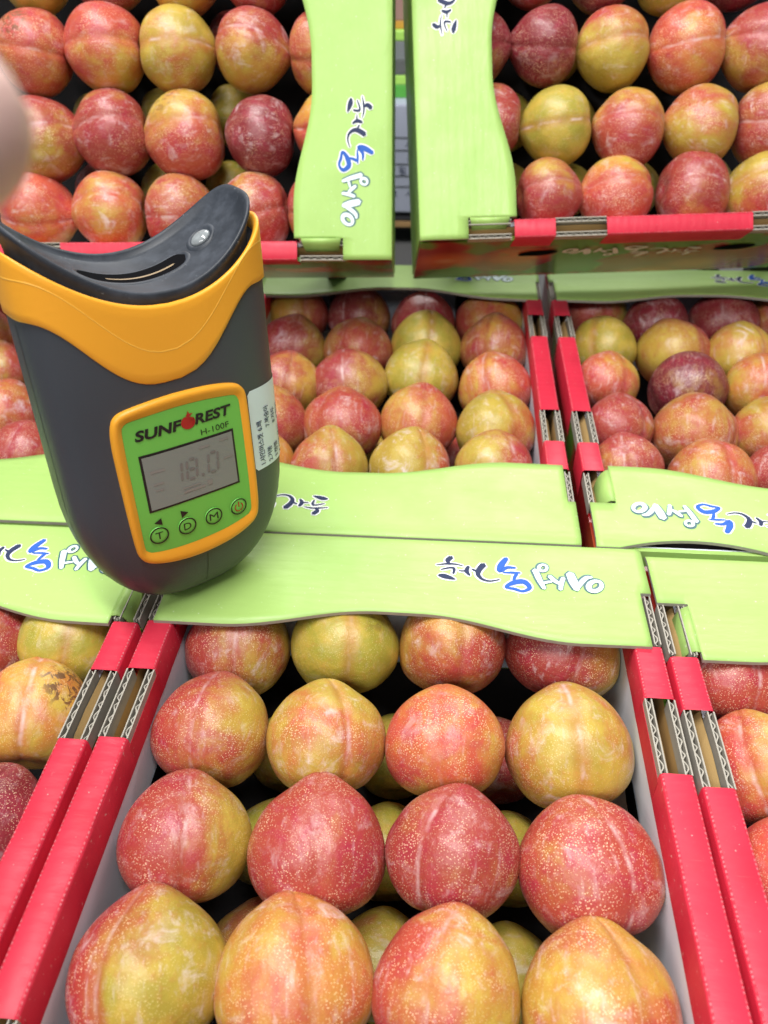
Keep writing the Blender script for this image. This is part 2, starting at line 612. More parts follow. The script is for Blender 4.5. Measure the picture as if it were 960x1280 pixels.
def low(x, y, z=0.0, yaw=0.0):
    return Matrix.Translation((x, y, Z0 + z)) @ Matrix.Rotation(rad(yaw), 4, 'Z')
def tilted(o, ax, ay, az):
    mm = Matrix((ax, ay, az)).transposed().to_4x4()
    mm.translation = Vector(o) + Vector((0, 0, Z0))
    return mm
FL = dict(in0=0.003, in1=0.004, tab0=False, tab1=False)
FT0 = dict(in0=0.014, in1=0.003, tab0=True, tab1=False)
FT1 = dict(in0=0.003, in1=0.014, tab0=False, tab1=True)
BOXES = {
    'C': ('front middle carton', 'red-rimmed plum carton nearest the camera, green flap below the meter and sixteen plums',
          low(-0.137, -0.058), {1: dict(FL, in0=0.005, lift=0.0)}, False),
    'L': ('front left carton', 'plum carton at lower left, its green flap end under the meter, half out of frame',
          low(-0.3775, -0.060), {1: FT0}, False),
    'R': ('front right carton', 'plum carton at lower right edge, plain green flap beside the front middle carton',
          low(0.1025, -0.062, -0.001), {1: FT1}, False),
    'M': ('middle carton', 'plum carton behind the meter with five rows of plums, open between two green flaps',
          low(-0.1655, 0.2985), {0: FL, 1: FL}, False),
    'ML': ('middle left carton', 'plum carton mostly hidden behind the meter at the left edge',
          low(-0.4090, 0.2985), {0: FL}, False),
    'MR': ('middle right carton', 'plum carton of dark plums at the right edge, lettered green flap over a dark gap',
          low(0.0790, 0.2980), {0: dict(FT0, bow=0.0055), 1: FL}, False),
    'BL': ('upper left carton', 'tilted plum carton at top left above the meter, lettered green flap along its side',
          tilted((-0.4024, 0.6052, 0.2697), (0.0262, -0.4993, -0.8660), (0.9986, 0.0523, 0.0), (0.0453, -0.8648, 0.5)), {1: FT0}, True),
    'BR': ('upper right carton', 'tilted plum carton at top right, wide green flap and fruit picture below its rim',
          tilted((-0.0412, 0.6603, 0.2607), (0.0750, -0.6111, -0.7880), (0.9925, 0.1219, 0.0), (0.0960, -0.7821, 0.6157)), {0: FT1}, True),
}

# the table under the cartons
bm = bmesh.new()
add_box(bm, -0.75, 0.75, -0.35, 1.35, -0.03, 0.0)
tag(mesh_obj('table_top', bm, M['table']), kind='structure')

for k, (ph, lab, mt, fl, art) in BOXES.items():
    make_carton(k, lab, mt, fl, art)

# sloped racks under the two tilted cartons
for k, lab in (('BL', 'black sloped rack holding up the upper left carton'), ('BR', 'black sloped rack holding up the upper right carton')):
    mt = BOXES[k][2]
    root = empty('sloped_rack')
    tag(root, lab, 'rack', 'racks under the tilted cartons')
    bm = bmesh.new()
    add_box(bm, 0.005, BW - 0.025, 0.02, BL - 0.02, -BH - 0.008, -BH - 0.0005)
    p = mesh_obj('shelf_board', bm, M['rack'], root)
    p.matrix_world = mt
    for yy in (0.05, BL - 0.05):
        for xx in (0.02, BW - 0.07):
            top = mt @ Vector((xx, yy, -BH - 0.006))
            bm = bmesh.new()
            add_box(bm, top.x - 0.008, top.x + 0.008, top.y - 0.008, top.y + 0.008, 0.0, top.z)
            mesh_obj('leg', bm, M['rack'], root)

# ------------------------------------------------------------------ plums
PLUMS = {
    'C': [
        [(0.0381, 0.2984, 0.0254, 'M'), (0.0909, 0.3039, 0.0258, 'G'), (0.1442, 0.3076, 0.0257, 'B'), (0.1978, 0.3083, 0.0263, 'E')],
        [(0.0377, 0.2503, 0.0252, 'E'), (0.0899, 0.2497, 0.0249, 'Y'), (0.1420, 0.2512, 0.0250, 'O'), (0.1956, 0.2534, 0.0266, 'Y')],
        [(0.0397, 0.2003, 0.0251, 'M'), (0.0927, 0.2006, 0.0261, 'R'), (0.1457, 0.2030, 0.0254, 'R'), (0.1985, 0.2010, 0.0265, 'R')],
        [(0.0404, 0.1521, 0.0263, 'M'), (0.0921, 0.1544, 0.0264, 'T'), (0.1449, 0.1549, 0.0250, 'T'), (0.1969, 0.1530, 0.0265, 'T')],
        [(0.0402, 0.1035, 0.0258, 'O'), (0.0925, 0.1045, 0.0256, 'E'), (0.1450, 0.1040, 0.0258, 'M'), (0.1972, 0.1035, 0.0260, 'Y')],
    ],
    'L': [
        [(0.1551, 0.2923, 0.0223, 'B'), (0.1951, 0.2968, 0.0232, 'G')],
        [(0.1425, 0.2520, 0.0240, 'E'), (0.1944, 0.2545, 0.0249, 'T')],
        [(0.1495, 0.2010, 0.0238, 'B'), (0.2001, 0.2009, 0.0232, 'D')],
    ],
    'R': [
        [(0.0346, 0.2985, 0.0228, 'R'), (0.0868, 0.2995, 0.0242, 'E')],
        [(0.0342, 0.2524, 0.0235, 'O'), (0.0862, 0.2534, 0.0242, 'B')],
        [(0.0349, 0.2051, 0.0236, 'O'), (0.0872, 0.2061, 0.0242, 'R')],
    ],
    'M': [
        [(0.0344, 0.3089, 0.0255, 'B'), (0.0863, 0.3102, 0.0264, 'D'), (0.1419, 0.2982, 0.0259, 'D'), (0.1969, 0.3037, 0.0265, 'B')],
        [(0.0400, 0.2500, 0.0253, 'E'), (0.0918, 0.2487, 0.0261, 'M'), (0.1457, 0.2589, 0.0272, 'G'), (0.1998, 0.2566, 0.0260, 'B')],
        [(0.0451, 0.1905, 0.0252, 'B'), (0.0917, 0.1962, 0.0265, 'E'), (0.1448, 0.2101, 0.0268, 'G'), (0.1989, 0.1958, 0.0255, 'O')],
        [(0.0434, 0.1388, 0.0251, 'B'), (0.0921, 0.1421, 0.0268, 'T'), (0.1461, 0.1484, 0.0262, 'O'), (0.1987, 0.1413, 0.0260, 'Y')],
        [(0.0444, 0.0926, 0.0234, 'O'), (0.0917, 0.0899, 0.0244, 'Y'), (0.1427, 0.0937, 0.0249, 'Y'), (0.1964, 0.0946, 0.0245, 'E')],
    ],
    'ML': [
        [(0.0004, 0.3118, 0.0246, 'B'), (0.0527, 0.3070, 0.0250, 'O')],
        [(0.0268, 0.2486, 0.0241, 'O'), (0.0806, 0.2467, 0.0239, 'E')],
        [(0.0643, 0.1962, 0.0231, 'Y')],
        [(0.0971, 0.1378, 0.0235, 'T')],
        [(0.1346, 0.0899, 0.0223, 'R')],
    ],
    'MR': [
        [(0.0418, 0.3232, 0.0255, 'M'), (0.0881, 0.3030, 0.0254, 'D'), (0.1454, 0.3130, 0.0269, 'D'), (0.1905, 0.3167, 0.0261, 'B')],
        [(0.0403, 0.2605, 0.0245, 'G'), (0.0945, 0.2603, 0.0278, 'E'), (0.1442, 0.2548, 0.0256, 'Y')],
        [(0.0355, 0.2029, 0.0224, 'O'), (0.0941, 0.2058, 0.0276, 'D'), (0.1452, 0.2056, 0.0245, 'O')],
        [(0.0358, 0.1451, 0.0228, 'R'), (0.0872, 0.1475, 0.0276, 'T'), (0.1348, 0.1461, 0.0241, 'Y')],
        [(0.0337, 0.0979, 0.0212, 'R'), (0.0849, 0.0942, 0.0254, 'T'), (0.1255, 0.0955, 0.0208, 'R')],
    ],
    'BL': [
        [(0.0453, 0.1118, 0.0245, 'G'), (0.0450, 0.1626, 0.0249, 'D'), (0.0468, 0.2131, 0.0251, 'B'), (0.0479, 0.2630, 0.0245, 'B')],
        [(0.0956, 0.1075, 0.0249, 'O'), (0.0932, 0.1572, 0.0265, 'O'), (0.0950, 0.2072, 0.0261, 'Y'), (0.0962, 0.2587, 0.0249, 'B'), (0.0989, 0.3064, 0.0235, 'B')],
        [(0.1511, 0.1094, 0.0269, 'E'), (0.1471, 0.1584, 0.0261, 'R'), (0.1494, 0.2098, 0.0275, 'T'), (0.1508, 0.2638, 0.0245, 'D'), (0.1474, 0.3112, 0.0239, 'O')],
        [(0.1993, 0.1020, 0.0258, 'O'), (0.1997, 0.1540, 0.0260, 'T'), (0.2017, 0.2046, 0.0257, 'R'), (0.2005, 0.2571, 0.0256, 'R'), (0.1995, 0.3049, 0.0243, 'R')],
    ],
    'BR': [
        [(0.0439, 0.0868, 0.0237, 'B'), (0.0459, 0.1359, 0.0243, 'D'), (0.0489, 0.1847, 0.0249, 'G'), (0.0458, 0.2324, 0.0250, 'D')],
        [(0.0968, 0.0469, 0.0232, 'D'), (0.0977, 0.0943, 0.0238, 'D'), (0.1000, 0.1426, 0.0250, 'Y'), (0.0998, 0.1957, 0.0271, 'O'), (0.1005, 0.2481, 0.0265, 'E')],
        [(0.1486, 0.0537, 0.0233, 'E'), (0.1528, 0.1013, 0.0245, 'G'), (0.1550, 0.1527, 0.0254, 'B'), (0.1547, 0.2043, 0.0257, 'Y'), (0.1556, 0.2535, 0.0258, 'R')],
        [(0.1999, 0.0441, 0.0234, 'B'), (0.2005, 0.0939, 0.0228, 'B'), (0.2023, 0.1423, 0.0252, 'O'), (0.2009, 0.1983, 0.0261, 'R'), (0.2024, 0.2489, 0.0262, 'Y')],
    ],
}

def plum_mat():
    k = NT('plum_skin')
    o = k.obj()
    oi = k.n('ShaderNodeObjectInfo')
    sep = k.n('ShaderNodeSeparateColor')
    k.link(oi.outputs['Color'], sep.inputs[0])
    amt, hue, drk = sep.outputs[0], sep.outputs[1], sep.outputs[2]
    blm = oi.outputs['Alpha']
    rnd = oi.outputs['Random']
    # every fruit reads its own region of the noise
    off = k.n('ShaderNodeCombineXYZ')
    k.link(k.math('MULTIPLY', rnd, 91.0), off.inputs[0])
    k.link(k.math('MULTIPLY', rnd, 57.0), off.inputs[1])
    k.link(k.math('MULTIPLY', rnd, 33.0), off.inputs[2])
    add = k.n('ShaderNodeVectorMath', operation='ADD')
    k.link(o, add.inputs[0])
    k.link(off.outputs[0], add.inputs[1])
    p = add.outputs[0]
    sx = k.n('ShaderNodeSeparateXYZ')
    k.link(o, sx.inputs[0])
    # blush: big soft patches, side to side drift, streaks from stem to tip
    big = k.noise(p, 0.95, 3, 0.55, 0.5)
    st = k.n('ShaderNodeMapping')
    k.link(p, st.inputs[0])
    st.inputs['Scale'].default_value = (5.5, 5.5, 1.0)
    streak = k.noise(st.outputs[0], 1.0, 3, 0.6, 0.3)
    fine = k.noise(p, 7, 4, 0.62)
    at = k.n('ShaderNodeAttribute', attribute_type='OBJECT', attribute_name='drift')
    side = at.outputs['Fac']
    sc_ = k.n('ShaderNodeAttribute', attribute_type='OBJECT', attribute_name='scar')
    v = k.math('ADD', k.math('MULTIPLY', big, 1.5), k.math('MULTIPLY', streak, 0.45))
    v = k.math('ADD', v, k.math('MULTIPLY', fine, 0.25))
    v = k.math('ADD', v, k.math('MULTIPLY', sx.outputs[1], side))
    v = k.math('ADD', v, k.math('MULTIPLY', k.math('SUBTRACT', amt, 0.5), 1.35))
    blush = k.ramp(v, 0.76, 1.50)
    ground = k.mix(hue, (0.35, 0.32, 0.040), (0.64, 0.27, 0.050))
    ground = k.mix(k.ramp(k.noise(p, 2.2, 3), 0.35, 0.7), ground, (0.53, 0.385, 0.060))
    red = k.mix(drk, (0.55, 0.090, 0.048), (0.15, 0.011, 0.026))
    red = k.mix(k.ramp(k.noise(p, 2.6, 4, 0.6, 0.4), 0.42, 0.72), red, k.mix(drk, (0.49, 0.045, 0.064), (0.24, 0.017, 0.040)))
    col = k.mix(blush, ground, red)
    col = k.mix(k.math('MULTIPLY', k.ramp(fine, 0.5, 0.75), 0.22), col, k.mix(drk, (0.70, 0.20, 0.08), (0.22, 0.02, 0.04)))
    # pale lenticels
    vo = k.n('ShaderNodeTexVoronoi', feature='F1')
    k.link(p, vo.inputs['Vector'])
    vo.inputs['Scale'].default_value = 31
    sz = k.ramp(k.noise(p, 2.0, 2), 0.3, 0.7, 0.25, 0.41)
    dots = k.ramp(k.math('DIVIDE', vo.outputs['Distance'], sz), 0.55, 1.0, 1, 0)
    dm = dots
    dm = k.math('MULTIPLY', dm, k.math('MULTIPLY', k.ramp(k.noise(p, 2.1, 2), 0.28, 0.60, 0.15, 0.72), k.ramp(blush, 0.0, 0.7, 0.55, 1.0)))
    col = k.mix(dm, col, k.mix(blush, (0.84, 0.74, 0.34), (0.92, 0.66, 0.44)))
    # waxy bloom
    bl = k.noise(p, 2.3, 5, 0.68, 0.6)
    bl2 = k.noise(st.outputs[0], 1.6, 3, 0.6)
    bm_ = k.math('MULTIPLY', k.math('ADD', k.ramp(bl, 0.53, 0.74), k.math('MULTIPLY', k.ramp(bl2, 0.56, 0.75), 0.6)), k.math('MULTIPLY', blm, 1.0), clamp=True)
    col = k.mix(bm_, col, (0.80, 0.68, 0.70))
    # the seam
    ay = k.math('ABSOLUTE', k.math('ADD', sx.outputs[1], k.math('MULTIPLY', k.math('SUBTRACT', k.noise(p, 3), 0.5), 0.05)))
    near = k.math('MULTIPLY', k.math('MULTIPLY', k.ramp(ay, 0.0, 0.06, 1, 0), k.ramp(sx.outputs[0], 0.1, 0.3)), k.ramp(k.math('FRACT', k.math('MULTIPLY', rnd, 29.0)), 0.15, 0.9, 0.1, 1.0))
    wide = k.math('MULTIPLY', k.ramp(ay, 0.02, 0.22, 1, 0), k.ramp(sx.outputs[0], 0.1, 0.3))
    col = k.mix(k.math('MULTIPLY', wide, 0.30), col, red)
    col = k.mix(k.math('MULTIPLY', near, k.ramp(k.noise(p, 2.7, 2), 0.42, 0.70, 0.0, 0.55)), col, (0.78, 0.62, 0.62))
    # brown flecks
    fl = k.math('MULTIPLY', k.ramp(k.noise(p, 9, 4, 0.7), 0.70, 0.76), k.ramp(k.noise(p, 1.7, 2), 0.56, 0.64))
    col = k.mix(k.math('MULTIPLY', fl, 0.7), col, (0.16, 0.07, 0.025))
    # corky scar on the few fruit that have one
    dt = k.n('ShaderNodeVectorMath', operation='DOT_PRODUCT')
    k.link(o, dt.inputs[0])
    dt.inputs[1].default_value = Vector((0.72, 0.55, 0.42)).normalized()
    sm_ = k.math('MULTIPLY', k.ramp(dt.outputs['Value'], 0.80, 0.93), k.ramp(k.noise(p, 5.5, 4, 0.65, 0.8), 0.49, 0.56))
    col = k.mix(k.math('MULTIPLY', sm_, sc_.outputs['Fac'], clamp=True), col, (0.17, 0.085, 0.035))
    rough = k.math('ADD', 0.38, k.math('MULTIPLY', bm_, 0.3))
    rough = k.math('ADD', rough, k.math('MULTIPLY', dm, 0.06))
    k.set(col=col, rough=rough, spec=0.6, sss=0.0)
    h = k.math('ADD', k.math('MULTIPLY', fine, 0.5), k.math('MULTIPLY', dm, 0.25))
    k.bump(h, 0.12, 0.010)
    return k.mat
PM = plum_mat()

def plum_mesh(seed):
    rnd = random.Random(seed)
    tip = rnd.uniform(0.05, 0.12)
    gd = rnd.uniform(0.012, 0.032)
    flat = rnd.uniform(0.95, 1.02)
    o = Vector((seed * 3.1, seed * 1.7, 0))
    nu, nv = 72, 44
    verts, faces = [], []
    def P(th, ph):
        r = 1.0
        r += tip * math.exp(-(th / 0.34) ** 2)
        r -= 0.15 * math.exp(-((math.pi - th) / 0.30) ** 2)
        d = (ph + math.pi) % (2 * math.pi) - math.pi
        s = math.sin(th) ** 0.6 if th > 0 and th < math.pi else 0
        r *= 1 - gd * math.exp(-(d / 0.13) ** 2) * s - 0.035 * math.exp(-(d / 0.42) ** 2) * s
        q = Vector((math.sin(th) * math.cos(ph), math.sin(th) * math.sin(ph), math.cos(th)))
        r *= 1 + 0.055 * noise.noise(q * 1.1 + o) + 0.018 * noise.noise(q * 2.3 + o * 2)
        q *= r
        q.x *= flat
        taper = 1 - 0.06 * q.z
        return (q.x * taper, q.y * taper * 1.02, q.z * 0.985)
    verts.append(P(0.0001, 0))
    for i in range(1, nv):
        for j in range(nu):
            # more columns near the seam
            t = j / nu * 2 * math.pi
            verts.append(P(math.pi * i / nv, t - 0.75 * math.sin(t)))
    verts.append(P(math.pi - 0.0001, 0))
    for j in range(nu):
        faces.append((0, 1 + j, 1 + (j + 1) % nu))
        last = 1 + (nv - 2) * nu
        faces.append((len(verts) - 1, last + (j + 1) % nu, last + j))
    for i in range(nv - 2):
        for j in range(nu):
            a = 1 + i * nu
            faces.append((a + j, a + nu + j, a + nu + (j + 1) % nu, a + (j + 1) % nu))
    me = bpy.data.meshes.new('plum')
    me.from_pydata(verts, [], faces)
    for p in me.polygons:
        p.use_smooth = True
    me.materials.append(PM)
    return me
PLUM_ME = [plum_mesh(s) for s in range(1, 11)]

PRE = {  # amount of blush, ground hue (green to orange), depth of red, bloom
    'R': (0.80, 0.55, 0.45, 0.40), 'D': (0.95, 0.50, 0.85, 0.35), 'O': (0.64, 0.85, 0.10, 0.35), 'B': (0.58, 0.70, 0.40, 0.35),
    'E': (0.68, 0.35, 0.50, 0.40), 'M': (0.70, 0.10, 0.42, 0.46), 'Y': (0.42, 0.35, 0.25, 0.48), 'G': (0.12, 0.08, 0.30, 0.25),
    'T': (0.57, 0.60, 0.22, 0.55)}
WORD = {'R': 'red', 'D': 'dark crimson', 'O': 'orange-red', 'B': 'orange-brown', 'E': 'red and yellow', 'M': 'red and green',
        'Y': 'yellow blushed', 'G': 'yellow-green', 'T': 'orange-yellow streaked'}
ORD = ['first', 'second', 'third', 'fourth', 'fifth', 'sixth', 'seventh']

def put_plum(mat4, x, y, z, R, key, label, tip_up, spin, flip, group, seed):
    rnd = random.Random(seed)
    o = bpy.data.objects.new('plum', PLUM_ME[seed % len(PLUM_ME)])
    COL.objects.link(o)
    # mesh axis z = stem to tip, +x = seam. lay the axis along the carton, seam upward
    base = Matrix(((0, 1, 0), (0, 0, 1), (1, 0, 0))).to_4x4()     # columns: x->z, y->x, z->y
    if flip:
        base = Matrix.Rotation(math.pi, 4, 'Z') @ base
    rot = Matrix.Rotation(rad(tip_up + rnd.uniform(-9, 9)), 4, 'X') @ Matrix.Rotation(rad(rnd.uniform(-12, 12)), 4, 'Z') \
        @ Matrix.Rotation(rad(spin + rnd.uniform(-32, 32)), 4, 'Y') @ base
    if flip:
        rot = Matrix.Rotation(rad(-2 * tip_up), 4, 'X') @ rot
    o.matrix_world = mat4 @ Matrix.Translation((x, y, z)) @ rot @ Matrix.Diagonal((R * rnd.uniform(0.97, 1.02), R * rnd.uniform(0.98, 1.03), R * rnd.uniform(0.93, 1.0), 1))
    a, h, d, b = PRE[key]
    j = lambda v, s: max(0.0, min(1.0, v + rnd.uniform(-s, s)))
    o.color = (j(a, 0.07), j(h, 0.12), j(d, 0.12), j(b, 0.15))
    o['drift'] = rnd.uniform(-0.6, 0.6)
    o['scar'] = 0.0
    tag(o, label, 'plum', group)
    return o

DRIFT = {'C': [[-0.35, 0.0, 0.1, -0.7], [-0.35, 0.0, 0.0, -0.15], [-0.8, 0.1, 0.0, -0.1], [-0.8, -0.15, -0.45, 0.0], [0.2, -0.3, 0.4, 0.0]]}
SCAR = {('C', 0, 1): 0.45, ('C', 0, 2): 0.8, ('L', 1, 1): 1.0, ('BL', 1, 0): 0.8, ('BL', 2, 2): 0.5}
TIP = {'C': 24, 'L': 20, 'R': 20, 'M': 52, 'ML': 48, 'MR': 40, 'BL': 0, 'BR': 0}
seed = 11
for k, rows in PLUMS.items():
    ph, _, mt, _, _ = BOXES[k]
    for ri, row in enumerate(rows):
        for ci, (x, y, R, key) in enumerate(row):
            seed += 1
            rnd = random.Random(seed * 13)
            flip = k in ('BL', 'BR') and rnd.random() < 0.5
            spin = {'MR': rnd.uniform(-70, 70), 'BL': 0, 'BR': 0}.get(k, 0)
            lab = f'{WORD[key]} plum in {ph}, {ORD[ri]} row from top' + (f', {ORD[ci]} from left' if len(row) > 1 else '')
            R *= 1.045 if k in ('BL', 'BR') else 1.025
            po = put_plum(mt, x, y, -R * 1.0, R, key, lab, TIP[k], spin, flip, 'plums in the cartons', seed)
            if k in DRIFT:
                po['drift'] = DRIFT[k][ri][ci]
            po['scar'] = SCAR.get((k, ri, ci), 0.0)
            if (k, ri, ci) == ('L', 1, 1):
                po.color = (0.36, 0.75, 0.15, 0.3)
# second layer showing through the gaps
LOWER = {'C': [(0.0640, 0.2740), (0.1170, 0.2760), (0.1700, 0.2780), (0.0650, 0.2250), (0.1185, 0.2260), (0.1720, 0.2270), (0.0660, 0.1770), (0.1190, 0.1785), (0.1715, 0.1770)],
         'BL': [(0.0720, 0.1350), (0.0720, 0.1850), (0.0720, 0.2360), (0.1240, 0.1330), (0.1220, 0.1840), (0.1220, 0.2350), (0.1750, 0.1310), (0.1750, 0.1810), (0.1750, 0.2310)],
         'BR': [(0.0730, 0.1150), (0.0730, 0.1650), (0.0740, 0.2180), (0.1250, 0.0760), (0.1260, 0.1230), (0.1280, 0.1720), (0.1280, 0.2270), (0.1770, 0.0740), (0.1790, 0.1190), (0.1790, 0.1720), (0.1780, 0.2280)],
         'MR': [(0.0640, 0.1750), (0.0630, 0.2310), (0.1170, 0.1760)],
         'M': [(0.0680, 0.1680), (0.1180, 0.1690), (0.1720, 0.1700)]}
for k, pts in LOWER.items():
    ph, _, mt, _, _ = BOXES[k]
    for i, (x, y) in enumerate(pts):
        seed += 1
        key = 'GGMGGGEGG'[i % 9] if k != 'MR' else 'DRD'[i]
        up = sorted(((math.hypot(p[0] - x, p[1] - y), ri, ci, len(r)) for ri, r in enumerate(PLUMS[k]) for ci, p in enumerate(r) if p[1] > y) if k not in ('BL', 'BR')
                    else ((math.hypot(p[0] - x, p[1] - y), ri, ci, len(r)) for ri, r in enumerate(PLUMS[k]) for ci, p in enumerate(r) if p[0] < x and p[1] < y))
        _, ri, ci, _ = up[0] if up else (0, 0, i, 0)
        lab = f'shaded underlayer plum in {ph}, below and beside {ORD[ri]} row {ORD[ci]} plum' + ('' if k not in ('BL', 'BR') else '')
        put_plum(mt, x, y, -0.0780, 0.0215, key, lab, 10, 60, False, 'underlayer plums showing between the others', seed)

# ------------------------------------------------------------------ the handheld meter
DW, DT, DHB, DNB = 0.1002, 0.0517, 0.066, 2.3
NX = 3.0
M['shell'] = plain('grey_moulded_plastic', (0.052, 0.060, 0.072), 0.42, 0.08, 40, bump=0.2)
M['amber'] = plain('amber_plastic', (0.90, 0.40, 0.026), 0.42, 0.03, 20, bump=0.15)
M['amber_lt'] = plain('amber_plastic_ridge', (0.90, 0.47, 0.06), 0.35, 0.03, 20)
M['label_green'] = plain('printed_green_label', (0.17, 0.57, 0.085), 0.4, 0.02, 20)
M['lcd'] = plain('lcd_glass', (0.25, 0.27, 0.245), 0.40, 0.06, 20, spec=0.12)
M['lcd_seg'] = plain('lcd_segment', (0.185, 0.19, 0.178), 0.25, 0.05, 20)
M['lcd_ghost'] = plain('lcd_ghost_segment', (0.245, 0.25, 0.232), 0.25, 0.05, 20)
M['lblack'] = plain('print_black', (0.008, 0.009, 0.010), 0.4, 0.02)
M['lred'] = plain('print_red', (0.42, 0.018, 0.012), 0.4, 0.02)
M['sticker'] = plain('pale_blue_sticker', (0.70, 0.84, 0.90), 0.35, 0.02)
M['lens'] = plain('clear_lens', (0.42, 0.46, 0.48), 0.12, 0.9, 420, spec=1.0)
M['slotline'] = plain('slot_reflector', (0.30, 0.22, 0.13), 0.4, 0.1, 200)

def rubber_mat():
    k = NT('dusty_black_rubber')
    o = k.obj()
    dust = k.math('MULTIPLY', k.ramp(k.noise(o, 900, 2, 0.6), 0.66, 0.74), k.ramp(k.noise(o, 60, 3), 0.45, 0.65))
    film = k.ramp(k.noise(o, 70, 5, 0.7), 0.35, 0.8)
    c = k.mix(k.math('MULTIPLY', film, 0.5), (0.022, 0.027, 0.036), (0.085, 0.10, 0.13))
    c = k.mix(k.math('MULTIPLY', dust, 0.6), c, (0.35, 0.40, 0.44))
    k.set(col=c, rough=k.ramp(film, 0, 1, 0.48, 0.68), spec=0.4)
    return k.mat
M['rubber'] = rubber_mat()

def sect(z):
    if z >= DHB:
        return DW / 2, DT / 2
    kk = max(0.0, min(1.0, 1 - z / DHB))
    return DW / 2 * (1 - kk ** DNB) ** (1 / DNB), DT / 2 * (1 - kk ** 2.6) ** (1 / 2.6)
def around(ph, a, b):
    c, s = math.cos(ph), math.sin(ph)
    return a * math.copysign(abs(c) ** (2 / NX), c), b * math.copysign(abs(s) ** (2 / NX), s)
def front(x, z, off=0.0):
    a, b = sect(z)
    f = max(0.0, 1 - abs(x / a) ** NX) ** (1 / NX)
    return Vector((x, -b * f - off, z))
def ztop(x):
    return 0.1405 + 0.0240 * min(1.0, abs(x) / (DW / 2)) ** 2.0
def zlow(x):
    t = min(1.0, abs(x + 0.005) / 0.044)
    return 0.1115 + 0.029 * (0.5 - 0.5 * math.cos(math.pi * t ** 1.35))
def zline(x):
    t = min(1.0, abs(x + 0.003) / 0.047)
    return 0.1235 + 0.032 * (0.5 - 0.5 * math.cos(math.pi * t ** 1.1))

meter = empty('brix_meter')
R3 = (Matrix.Rotation(0.7652, 4, 'Z') @ Matrix.Rotation(-0.1242, 4, 'X') @ Matrix.Rotation(0.0987, 4, 'Y'))
mm = R3.copy()
mm.translation = Vector((-0.1214, 0.2584, 0.003 + Z0))
meter.matrix_world = mm
tag(meter, 'dark grey and amber handheld fruit sugar meter reading 18.0, standing on the green flaps', 'meter')

def loft(rings, closed=True, cap0=False, cap1=False):
    bm = bmesh.new()
    vr = [[bm.verts.new(p) for p in r] for r in rings]
    n = len(vr[0])
    for a, b in zip(vr, vr[1:]):
        for i in range(n if closed else n - 1):
            j = (i + 1) % n
            bm.faces.new((a[i], a[j], b[j], b[i]))
    if cap0:
        bm.faces.new(vr[0][::-1])
    if cap1:
        bm.faces.new(vr[-1])
    bmesh.ops.recalc_face_normals(bm, faces=bm.faces[:])
    return bm
NP = 128
PH = [2 * math.pi * i / NP for i in range(NP)]
rings = []
zs = [0.00002, 0.0004, 0.001, 0.002, 0.0035, 0.0055, 0.008, 0.011, 0.0145, 0.0185, 0.023, 0.028, 0.034, 0.041, 0.049, 0.057, 0.066]
for z in zs:
    a, b = sect(z)
    rings.append([(*around(p, a, b), z) for p in PH])
for t in (0.15, 0.35, 0.6, 0.8, 1.0):
    r = []
    for p in PH:
        x, y = around(p, DW / 2, DT / 2)
        r.append((x, y, DHB + (zlow(x) + 0.004 - DHB) * t))
    rings.append(r)
mesh_obj('shell', loft(rings, cap0=True), M['shell'], meter, smooth=True)
# amber upper band
def band(t, off, zadd=0.0):
    r = []
    for p in PH:
        x, y = around(p, DW / 2 + off, DT / 2 + off)
        xc = max(-DW / 2, min(DW / 2, x))
        r.append((x, y, zlow(xc) + (ztop(xc) - zlow(xc)) * t + zadd))
    return r
rings = [band(0, -0.0004), band(0, 0.0004, 0.0), band(0.02, 0.0008)] + [band(t, 0.0008) for t in (0.15, 0.3, 0.5, 0.7, 0.85, 0.97)]
rings += [band(1, 0.0004, 0.0004), band(1, -0.0008, 0.0005), band(1, -0.0016, 0.0), band(0.85, -0.0018), band(0.55, -0.0018)]
shell_band = mesh_obj('upper_band', loft(rings), M['amber'], meter, smooth=True)
# raised line on the band
rings = []
for dz, off in ((-0.0005, 0.0007), (-0.0002, 0.00088), (0.0002, 0.00088), (0.0005, 0.0007)):
    r = []
    for p in PH:
        if math.sin(p) > 0.35:
            continue
        x, y = around(p, DW / 2 + off, DT / 2 + off)
        r.append((p, (x, y, zline(max(-DW / 2, min(DW / 2, x))) + dz)))
    r.sort(key=lambda q: (q[0] - math.pi * 0.6) % (2 * math.pi))
    rings.append([q[1] for q in r])
mesh_obj('ridge_line', loft(rings, closed=False), M['amber_lt'], shell_band, smooth=True)
# side parting seam of the two shell halves and the short seam under the panel
def strip(path, w_dir, w, name, mat, parent):
    bm = bmesh.new()
    prev = None
    for p in path:
        a, b = bm.verts.new(p - w_dir * w / 2), bm.verts.new(p + w_dir * w / 2)
        if prev:
            bm.faces.new((prev[0], prev[1], b, a))
        prev = (a, b)
    return mesh_obj(name, bm, mat, parent)
path = [front(0.0002, z, 0.0002) for z in (0.008, 0.011, 0.014, 0.018, 0.022, 0.027)]
strip(path, Vector((1, 0, 0)), 0.00035, 'front_seam', M['lblack'], meter)
path = []
for z in [0.0035, 0.006, 0.01, 0.016, 0.024, 0.034, 0.048, 0.066, 0.09, 0.115, 0.138]:
    a, b = sect(z)
    y = -0.004
    x = -a * max(0, 1 - abs(y / max(b, 0.0045)) ** NX) ** (1 / NX)
    path.append(Vector((x - 0.00025, y, z)))
strip(path, Vector((0.15, 1, 0)).normalized(), 0.0006, 'side_seam', M['lblack'], meter)

